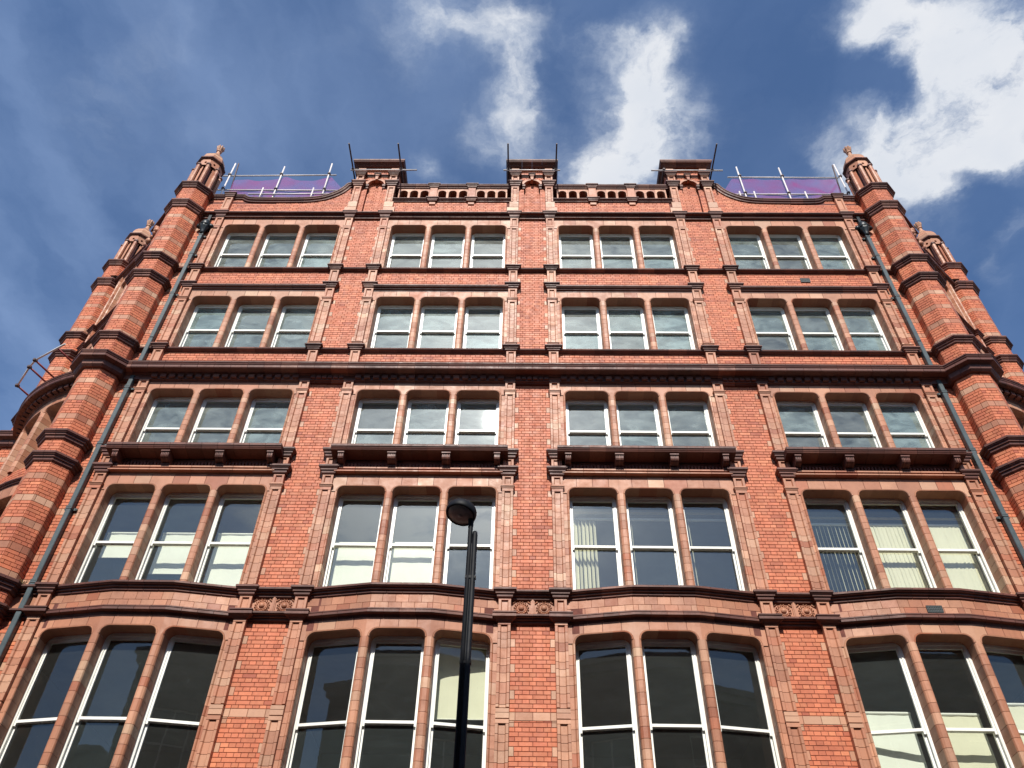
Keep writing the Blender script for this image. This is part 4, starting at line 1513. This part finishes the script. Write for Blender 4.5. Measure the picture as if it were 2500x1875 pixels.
BATT = plain('batten_housing', (0.62, 0.62, 0.58), 0.6, var=0.05)
for zc_ in (12.26, 8.98):
    for i in range(8):
        for yy in (1.4, 3.4):
            x = -8.2 + i * 2.34
            mb = MB()
            mb.box(x - 0.65, x + 0.65, yy - 0.07, yy + 0.07, zc_ - 0.10, zc_ - 0.004)
            mb.build('ceiling_batten', BATT, B)
# ---- air bricks
for (x, y, z, wd, ht, nx_, nz_) in ((7.12, -0.012, 18.86, 0.24, 0.15, 7, 4), (-7.05, -0.05, 12.44, 0.26, 0.075, 8, 2), (-3.49, -0.05, 12.44, 0.26, 0.075, 8, 2), (7.09, -0.05, 12.44, 0.22, 0.075, 7, 2), (7.11, -0.235, 9.215, 0.27, 0.13, 9, 4)):
    g = MB()
    g.box(x - wd / 2, x + wd / 2, y - 0.004, y + 0.05, z - ht / 2, z + ht / 2)
    for i in range(nx_ + 1):
        xx = x - wd / 2 + wd * i / nx_
        g.box(xx - 0.004, xx + 0.004, y - 0.014, y, z - ht / 2, z + ht / 2)
    for i in range(nz_ + 1):
        zz = z - ht / 2 + ht * i / nz_
        g.box(x - wd / 2 - 0.004, x + wd / 2 + 0.004, y - 0.012, y, zz - 0.004, zz + 0.004)
    g.build('air_brick', GRILL, B)

LIM = {}
for k in ('brick', 'pilaster_block', 'mullion_block', 'jamb_block', 'lintel_block', 'lintel_moulding', 'frieze_block', 'string_course_block', 'cornice_block', 'pilaster_cap', 'dentil', 'quoin_block', 'band_block', 'corbel', 'coping_block', 'terracotta_block', 'arcade_block', 'arcade_post', 'parapet_pier', 'frieze_moulding', 'ledge', 'frieze_panel'):
    LIM[('brick_building', k)] = 298
for t in TUR:
    for k in ('brick', 'terracotta_block', 'ring_block', 'lantern_panel', 'lantern_head', 'colonnette_block', 'colonnette_cap', 'dome_block'):
        LIM[(t.name, k)] = 298 if k not in ('colonnette_block',) else 60
    LIM[(t.name, 'brick')] = 120
for t in CH:
    for k in ('brick', 'base_block', 'pilaster_block', 'pilaster_cap', 'keystone', 'arch_block', 'chimney_slab', 'impost', 'string_course_block'):
        LIM[(t.name, k)] = 60
for t in CORN:
    for k in ('mullion_block', 'jamb_block', 'cornice_block', 'dentil', 'string_course_block', 'lintel_block'):
        LIM[(t.name, k)] = 60
flush(LIM)

# ------------------------------------------------------------------ the other side of the street (mirrored in the low panes)
O = empty('brick_warehouse', (0, -17.3, 0))
tag(O, 'dark brick warehouse across the street mirrored in the lowest window panes', 'building')
OB = plain('sooty_brick', (0.12, 0.06, 0.045), 0.85, var=0.35, scale=1.5)
OS = plain('sooty_stone', (0.26, 0.22, 0.18), 0.8, var=0.25, scale=1.5)
mb = MB()
NB, wb = 15, 3.4
X0 = -NB * wb / 2
levels = [(1.0, 3.4), (4.9, 7.3), (8.5, 10.8), (12.0, 14.2)]
HI = lambda i: 13.2 if i < 3 else 17.0
for i in range(NB):
    a = X0 + i * wb
    mb.box(a, a + 0.9, -0.5, 0.0, 0.0, HI(i))
    mb.box(a + wb - 0.9, a + wb, -0.5, 0.0, 0.0, HI(i))
    zlo = 0.0
    for (z0, z1) in (levels[:3] + [(13.2, 13.2)] if i < 3 else levels + [(17.0, 17.0)]):
        mb.box(a + 0.9, a + wb - 0.9, -0.5, 0.0, zlo, z0)
        zlo = z1
mb.box(X0, X0 + 3 * wb, -14.0, -0.5, 0.0, 13.0)
mb.box(X0 + 3 * wb, -X0, -14.0, -0.5, 0.0, 16.6)
mb.build('wall', OB, O)
mb = MB()
mb.box(X0 + 3 * wb - 0.2, -X0 + 0.2, -0.6, 0.35, 17.0, 17.25)
mb.box(X0 + 3 * wb - 0.1, -X0 + 0.1, -0.6, 0.20, 16.7, 16.998)
mb.box(X0 - 0.2, X0 + 3 * wb - 0.21, -0.6, 0.3, 13.2, 13.4)
mb.build('cornice', OS, O)
DARKG = plain('dark_window_glass', (0.02, 0.025, 0.03), 0.08, spec=0.6)
me_f = me_p = me_s = None
for i in range(NB):
    for (z0, z1) in (levels[:3] if i < 3 else levels):
        cxw = X0 + (i + 0.5) * wb
        if me_f is None or round(z1 - z0, 2) != me_h:
            me_h = round(z1 - z0, 2)
            f = MB()
            for bx_ in ((-0.8, -0.74), (0.74, 0.8), (-0.03, 0.03)):
                f.box(bx_[0], bx_[1], -0.22, -0.15, 0, z1 - z0)
            for bz_ in ((0, 0.06), (z1 - z0 - 0.06, z1 - z0), ((z1 - z0) / 2 - 0.03, (z1 - z0) / 2 + 0.03)):
                f.box(-0.74, 0.74, -0.215, -0.155, bz_[0], bz_[1])
            fo = f.build('window', WP, O)
            me_f = fo.data
            fo.location = (cxw, 0, z0)
            p = MB()
            p.add([(-0.8, -0.19, 0), (0.8, -0.19, 0), (0.8, -0.19, z1 - z0), (-0.8, -0.19, z1 - z0)], [(3, 2, 1, 0)])
            po = p.build('pane', DARKG, fo, recalc=False)
            me_p = po.data
        else:
            fo = link('window', me_f, O, None, (cxw, 0, z0))
            link('pane', me_p, fo)

# ------------------------------------------------------------------ blinds and curtains behind the glass
def slab_blind(x0, x1, z0, z1, y, label, m=BLIND, cat='blind', name='roller_blind', group=None):
    t = empty(name, (0, 0, 0))
    tag(t, label, cat, group)
    mb = MB()
    nx = 8
    vs, fs = [], []
    for i in range(nx + 1):
        x = x0 + (x1 - x0) * i / nx
        for z in (z0, z1):
            vs.append((x, y + 0.004 * sin(i * 2.1), z))
        for z in (z0, z1):
            vs.append((x, y + 0.004 * sin(i * 2.1) + 0.003, z))
    for i in range(nx):
        a = 4 * i
        fs += [(a, a + 4, a + 5, a + 1), (a + 2, a + 3, a + 7, a + 6), (a, a + 2, a + 6, a + 4), (a + 1, a + 5, a + 7, a + 3)]
    fs += [(0, 1, 3, 2), (4 * nx, 4 * nx + 2, 4 * nx + 3, 4 * nx + 1)]
    mb.add(vs, fs)
    mb.build('fabric', m, t)
    mb = MB()
    mb.tube((x0, y, z0), (x1, y, z0), 0.010, 8)
    mb.build('bottom_bar', WP, t)
    mb = MB()
    mb.tube((x0, y, z1 + 0.02), (x1, y, z1 + 0.02), 0.025, 10)
    mb.build('roller', WP, t)
    return t


def ox(b, i):
    xc, hw, ow, pitch = BAYS[b]
    c = xc + (i - 1) * pitch
    return c - ow / 2 + 0.02, c + ow / 2 - 0.02


g = 'white boards behind the second-floor windows'
a, b = ox(0, 0)
slab_blind(a, b + 0.08, 10.66, 11.22, 0.62, 'white blind half lowered behind the leftmost second-floor window', WBOARD, group=g)
a, b = ox(0, 1)
slab_blind(a, b + 0.08, 10.30, 11.22, 0.62, 'white blind behind the middle window of the leftmost second-floor bay', WBOARD, group=g)
a, b = ox(0, 2)
slab_blind(a, b + 0.05, 9.72, 11.22, 0.62, 'white blind lowered to the sill in the third second-floor window from the left', WBOARD, group=g)
a, b = ox(1, 0)
slab_blind(a, b + 0.05, 9.55, 10.98, 0.55, 'pale blind behind the lower sash of the window right of the left brick pier', WBOARD, group=g)
a, b = ox(1, 1)
slab_blind(a, b + 0.05, 9.55, 10.96, 0.50, 'bright cream blind behind the lower sash just left of the lamp head', WBOARD, group=g)
a, b = ox(1, 2)
slab_blind(a, b + 0.05, 7.42, 8.72, 0.42, 'cream roller blind in the upper sash of the window behind the lamp post', BLIND)
a, b = ox(3, 0)
slab_blind(a, b, 5.9, 7.62, 0.47, 'white board behind the lower part of the first window right of the right brick pier', WBOARD)
a, b = ox(3, 1)
slab_blind(a, b, 5.9, 7.60, 0.44, 'cream board behind the lower part of the second window from the bottom right corner', BLIND)
a, b = ox(3, 2)
slab_blind(a, b, 5.9, 7.80, 0.47, 'cream board in the window cut by the bottom right edge', BLIND)


def vertical_blind(x0, x1, z0, z1, y, n, ang, label, part=(0.0, 1.0)):
    t = empty('vertical_blind', (0, 0, 0))
    tag(t, label, 'blind', 'vertical slat blinds on the second floor')
    mb = MB()
    mb.box(x0 - 0.03, x1 + 0.03, y - 0.02, y + 0.02, z1 + 0.005, z1 + 0.045)
    mb.build('headrail', WP, t)
    lo = x0 + (x1 - x0) * part[0]
    hi = x0 + (x1 - x0) * part[1]
    for i in range(n):
        x = lo + (hi - lo) * (i + 0.5) / n
        a = ang + random.uniform(-0.12, 0.12)
        w_ = 0.052
        mb = MB()
        vs = []
        for k in range(4):
            u = -1 + 2 * k / 3.0
            bow = 0.007 * (1 - u * u)
            dx, dy = u * w_ * cos(a) - bow * sin(a), u * w_ * sin(a) + bow * cos(a)
            sway = random.uniform(-0.004, 0.004)
            vs += [(x + dx + sway, y + dy, z0), (x + dx, y + dy, z1)]
        mb.add(vs, [(0, 2, 3, 1), (2, 4, 5, 3), (4, 6, 7, 5)])
        mb.build('slat', BLIND, t, recalc=False)
    return t


a, b = ox(2, 0)
vertical_blind(a, b, 9.6, 11.58, 0.50, 7, 0.9, 'vertical blind slats gathered left in the first window beside the centre pier', (0.0, 0.58))
a, b = ox(2, 1)
vertical_blind(a, b, 9.6, 11.58, 0.50, 3, 1.35, 'vertical blind drawn back to a narrow strip in the middle window of the third bay', (0.0, 0.16))
a, b = ox(2, 2)
vertical_blind(a, b, 9.6, 11.58, 0.50, 3, 1.1, 'vertical blind pushed to a pale strip in the third window right of the centre pier', (0.0, 0.2))
a, b = ox(3, 0)
vertical_blind(a, b, 9.6, 11.50, 0.50, 12, 1.15, 'vertical blind with turned open slats in the fourth bay of the second floor')
a, b = ox(3, 1)
vertical_blind(a, b, 9.6, 11.50, 0.50, 12, 0.12, 'closed cream vertical blind in the middle window of the rightmost second-floor bay')
a, b = ox(3, 2)
vertical_blind(a, b, 9.6, 11.50, 0.50, 12, -0.10, 'closed cream vertical blind in the rightmost second-floor window')
for b_, z in ((2, 11.72), (3, 11.64)):
    for i in range(3):
        a, b = ox(b_, i)
        mb = MB()
        mb.box(a - 0.05, b + 0.05, 0.44, 0.48, z, z + 0.035)
        mb.build('timber_rail', OCHRE, B)

# ------------------------------------------------------------------ rainwater pipes
for s, nm in ((-1, 'left'), (1, 'right')):
    t = empty('drainpipe', (s * 9.23, -0.1, 5.0))
    tag(t, 'dark green square drainpipe with ornate black hopper beside the %s turret' % nm, 'drainpipe', 'drainpipes beside the turrets')
    o = Vector((s * 9.23, -0.1, 5.0))
    X = 0.0

    def L(mb, name, m, smooth=False):
        ob = mb.build(name, m, t, smooth=smooth)
        return ob
    z = 0.2
    cuts = [0.2, 2.95, 4.66, 6.34, 8.03, 9.72, 11.4, 13.11, 14.81, 15.77]
    for a, b in zip(cuts, cuts[1:]):
        mb = MB()
        mb.add(*blk(-0.052, 0.052, a, b - 0.01, -0.035, 0.07, 0.01))
        L(mb, 'pipe_length', PIPE)
    for zz in (4.66, 6.34, 8.03, 9.72, 13.11, 14.81, 15.68):
        mb = MB()
        mb.box(-0.06, 0.06, -0.044, 0.07, zz - 0.035, zz - 0.012)
        mb.box(-0.06, 0.06, -0.044, 0.07, zz + 0.012, zz + 0.035)
        mb.box(-0.062, 0.062, -0.040, 0.07, zz - 0.012, zz + 0.012)
        for e in (-1, 1):
            v, f = prism([(e * 0.05, zz - 0.028), (e * 0.11, zz - 0.028), (e * 0.130, zz - 0.012), (e * 0.130, zz + 0.012), (e * 0.11, zz + 0.028), (e * 0.05, zz + 0.028)], 0.05, 0.085, 'y')
            mb.add(v, f)
            mb.lathe([(0.012, 0.0), (0.012, 0.012)], (e * 0.105, 0.05, zz), 6, 'y')
        L(mb, 'bracket', PIPE)
    # hopper head
    mb = MB()
    mb.lathe([(0.055, 15.72), (0.06, 15.80), (0.085, 15.88), (0.13, 15.97), (0.155, 16.02)], (0, -0.02, 0), 28, 'z', 0, 0.06, 9)
    mb.lathe([(0.155, 16.02), (0.17, 16.035), (0.17, 16.055), (0.15, 16.07)], (0, -0.02, 0), 24, 'z')
    mb.lathe([(0.12, 16.06), (0.14, 16.11), (0.14, 16.17), (0.115, 16.22), (0.115, 16.26)], (0, -0.02, 0), 24, 'z')
    L(mb, 'hopper', HOP, True)
    for e in (-1, 1):
        mb = MB()
        mb.lathe([(0.01, -0.075), (0.05, -0.06), (0.075, -0.02), (0.075, 0.02), (0.05, 0.06), (0.01, 0.075)], (e * 0.17, -0.01, 16.08), 14, 'z')
        L(mb, 'hopper_scroll', HOP, True)
    mb = MB()
    mb.box(-0.04, 0.04, 0.0, 0.09, 16.2, 16.75)
    L(mb, 'outlet', HOP)

# fern rooted on the string beside the left turret
t = empty('wall_fern', (-9.47, -0.06, 9.60))
tag(t, 'tiny wild fern sprouting beside the left drainpipe on the ledge', 'plant')
mb = MB()
for k in range(11):
    a = k * 0.61
    l = 0.07 + 0.05 * random.random()
    for q in range(5):
        p0 = Vector((cos(a) * l * q / 5, -abs(sin(a)) * l * 0.6 * q / 5, l * 1.1 * q / 5 - 0.03 * (q / 5) ** 2))
        d = Vector((-sin(a), cos(a), 0.2)) * 0.014
        e = Vector((cos(a), -abs(sin(a)) * 0.6, 1)) * 0.018
        mb.add([tuple(p0), tuple(p0 + d + e * 0.5), tuple(p0 + e), tuple(p0 - d + e * 0.5)], [(0, 1, 2, 3)])
mb.build('frond', LEAF, t, 'stuff', recalc=False)

# ------------------------------------------------------------------ scaffolding on the roof
def scaffold(name, label, cat, poles, nets=(), clamps=(), group=None):
    t = empty(name, tuple(poles[0][0]))
    tag(t, label, cat, group)
    o = Vector(poles[0][0])
    for p0, p1, m in poles:
        mb = MB()
        mb.tube(Vector(p0) - o, Vector(p1) - o, 0.0242, 10)
        ob = mb.build('scaffold_pole', m, t)
        for pl in ob.data.polygons:
            pl.use_smooth = len(pl.vertices) == 4
    for c in clamps:
        mb = MB()
        c = Vector(c) - o
        mb.tube(c + Vector((-0.045, 0, 0)), c + Vector((0.045, 0, 0)), 0.040, 8)
        mb.tube(c + Vector((0, -0.055, 0)), c + Vector((0, 0.045, 0)), 0.034, 8)
        mb.build('scaffold_clamp', RUST, t)
    for grid, m in nets:
        mb = MB()
        nu, nv = len(grid), len(grid[0])
        vs = [tuple(Vector(p) - o) for row in grid for p in row]
        mb.add(vs, [(i * nv + j, (i + 1) * nv + j, (i + 1) * nv + j + 1, i * nv + j + 1) for i in range(nu - 1) for j in range(nv - 1)])
        mb.build('debris_netting', m, t, recalc=False, smooth=True)
    return t


def net(x0, x1, z0, z1, y, sags, nu=48, nv=12, left=0.0, right=0.0, hang=0.18):
    g = []
    for i in range(nu + 1):
        u = i / nu
        x = x0 + (x1 - x0) * u
        s = 0.0
        for a, b in sags:
            if a <= u <= b:
                q = (u - a) / (b - a)
                s = 4 * q * (1 - q)
        top = z1 - hang * s
        top -= left * max(0.0, 1 - u / 0.12) + right * max(0.0, 1 - (1 - u) / 0.14)
        row = []
        for j in range(nv + 1):
            v = j / nv
            row.append((x, y + 0.03 * sin(u * 13 + v * 2) * (1 - v) + 0.008 * sin(u * 37), z0 + (top - z0) * v))
        g.append(row)
    return g


yS = 0.9
Lp = [((-9.92, yS, 21.9), (-9.90, yS, 26.2), STEEL), ((-8.22, yS, 21.9), (-8.21, yS, 26.0), STEEL), ((-6.65, yS, 21.9), (-6.66, yS, 26.2), STEEL),
      ((-10.15, yS + 0.05, 25.50), (-6.42, yS + 0.05, 25.57), STEEL), ((-10.15, yS + 0.05, 24.66), (-6.1, yS + 0.05, 24.64), STEEL), ((-9.0, yS - 0.05, 24.25), (-6.2, yS - 0.05, 24.29), STEEL),
      ((-8.60, yS - 0.05, 23.9), (-8.60, yS - 0.05, 24.63), STEEL), ((-6.98, yS - 0.05, 23.9), (-6.98, yS - 0.05, 24.63), STEEL), ((-10.12, yS, 23.9), (-10.12, yS, 24.7), STEEL),
      ((-9.86, 1.3, 24.55), (-9.70, 0.75, 25.95), RUST)]
scaffold('roof_scaffold', 'scaffold poles with purple sagging netting on the roof between left turret and left chimney', 'scaffold', Lp,
         [(net(-9.75, -6.05, 24.05, 25.50, yS + 0.08, [(0.03, 0.44), (0.46, 0.84)], left=0.22, right=0.8, hang=0.24), NET),
          (net(-8.95, -8.3, 24.02, 24.62, yS + 0.12, [(0, 1)], 12, 6, hang=0.3), NETR)],
         [(-9.92, yS, 25.5), (-8.22, yS, 25.53), (-6.65, yS, 25.56), (-9.92, yS, 24.66), (-8.22, yS, 24.65), (-6.65, yS, 24.64)], 'roof scaffolds')
Rp = [((6.76, yS, 21.9), (6.74, yS, 26.03), STEEL), ((8.13, yS, 21.9), (8.12, yS, 25.98), STEEL), ((10.02, yS, 21.9), (9.98, yS, 26.2), STEEL),
      ((6.37, yS + 0.05, 25.48), (9.95, yS + 0.05, 25.46), STEEL), ((6.42, yS + 0.05, 24.47), (10.07, yS + 0.05, 24.48), STEEL),
      ((7.02, yS - 0.05, 23.9), (7.02, yS - 0.05, 24.47), STEEL), ((8.62, yS - 0.05, 23.9), (8.62, yS - 0.05, 24.47), STEEL), ((6.56, yS - 0.05, 23.9), (6.56, yS - 0.05, 24.47), STEEL),
      ((9.98, 1.3, 24.5), (9.82, 0.75, 25.9), RUST)]
scaffold('roof_scaffold', 'scaffold poles with purple and crimson netting on the roof between right chimney and right turret', 'scaffold', Rp,
         [(net(6.05, 9.85, 24.0, 25.44, yS + 0.08, [(0.3, 0.65)], left=0.9, right=0.0, hang=0.06), NET),
          ([[(8.45 + 1.4 * u + 0.0, yS + 0.14 + 0.03 * sin(9 * u), 25.42 - (1.0 * u if u < 0.72 else 0.72 - (u - 0.72) * 2.0) - 0.30 * v * (1 - 0.5 * u)) for v in (0, .25, .5, .75, 1.0)] for u in [i / 20 for i in range(21)]], NETR)],
         [(6.76, yS, 25.48), (8.13, yS, 25.47), (10.0, yS, 25.46), (6.76, yS, 24.47), (8.13, yS, 24.47), (10.0, yS, 24.48)], 'roof scaffolds')
for xc, nm, xs, r0, r1 in ((-4.712, 'left', (-5.452, -3.985), -5.52, -3.50), (0.0, 'middle', (-0.722, 0.722), -0.87, 0.85), (4.712, 'right', (5.442,), 3.60, 5.76)):
    pp = [((x, 1.6, 23.95), (x, -1.10, 23.95), RUST) for x in xs]  # dark colour puts the unlit undersides into the poles themselves
    if nm == 'right':
        pp.append(((3.985, 1.6, 23.95), (3.985, -0.26, 23.95), RUST))
    pp.append(((r0, -0.235, 23.905), (r1, -0.235, 23.905), STEEL))
    scaffold('chimney_brace', 'dark poles jutting forward and a pale cross pole clamped round the %s chimney stack' % nm, 'scaffold', pp,
             (), [(x, -0.235, 23.93) for x in ((-5.452, -3.985) if nm == 'left' else (-0.722, 0.722) if nm == 'middle' else (5.442, 3.985))], 'pole braces on the chimneys')
# guard rail on the curved balcony at the left
for s in (-1,):
    zr = 16.62
    A, Bq, Cq, Dq = (-13.45, 1.81, zr), (-12.84, 1.13, zr), (-12.59, 0.885, zr), (-11.60, 0.32, zr)
    pp = [(A, Bq, STEEL), (Bq, Cq, STEEL), (Cq, Dq, STEEL)]
    for q in (A, Bq, Cq, (-11.85, 0.45, zr)):
        pp.append((q, (q[0] + 0.30, q[1] + 0.75, zr - 0.02), REDP))
        pp.append(((q[0] + 0.30, q[1] + 0.75, 15.36), (q[0] + 0.30, q[1] + 0.75, zr + 0.05), REDP))
    scaffold('balcony_rail', 'red oxide guard rail of scaffold tube on the curved balcony left of the left turret', 'railing', pp, (), [A, Bq, Cq])

# ------------------------------------------------------------------ street lamp
LP = Vector((-0.812, -4.66, 0.12))
t = empty('street_lamp', LP)
tag(t, 'black street lamp post with round flat lantern in front of the second bay', 'street lamp')
mb = MB()
mb.lathe([(0.085, 0.0), (0.085, 1.1), (0.075, 1.14), (0.034, 1.20), (0.034, 7.54), (0.030, 7.58), (0.01, 7.60)], (0.028, 0, 0), 20, 'z')
ob = mb.build('pole', BLK, t, smooth=True)
mb = MB()
mb.lathe([(0.029, 1.0), (0.029, 7.62), (0.040, 7.78), (0.05, 7.86)], (-0.033, -0.004, 0), 16, 'z')
mb.build('lantern_stem', BLK, t, smooth=True)
mb = MB()
mb.box(-0.03, 0.03, -0.018, 0.02, 1.2, 7.40)
for zz in (2.4, 4.1, 5.8, 6.9):
    mb.box(-0.064, 0.067, -0.030, 0.03, zz, zz + 0.035)
mb.build('web_plate', BLK, t)
head = MB()
head.lathe([(0.172, -0.022), (0.175, -0.040), (0.192, -0.040), (0.200, -0.020), (0.203, 0.01), (0.198, 0.05), (0.180, 0.085), (0.14, 0.112), (0.09, 0.126), (0.02, 0.132)], (0, 0, 0), 40, 'z')
ob = head.build('lantern', BLK, t, smooth=True)
ob.location = (-0.165, -0.05, 7.84)
ob.rotation_euler = (radians(-10), radians(12), 0)
lens = MB()
lens.lathe([(0.02, -0.052), (0.06, -0.050), (0.10, -0.045), (0.168, -0.036), (0.172, -0.020)], (0, 0, 0), 40, 'z')
lens.lathe([(0.03, -0.056), (0.034, -0.050)], (0, 0, 0), 16, 'z')
l2 = lens.build('lens', LENS, t, smooth=True)
l2.location = ob.location
l2.rotation_euler = ob.rotation_euler
# ------------------------------------------------------------------ render settings
S.render.engine = 'CYCLES'
S.cycles.max_bounces = 8
S.cycles.transparent_max_bounces = 16
S.cycles.caustics_reflective = False
S.cycles.caustics_refractive = False
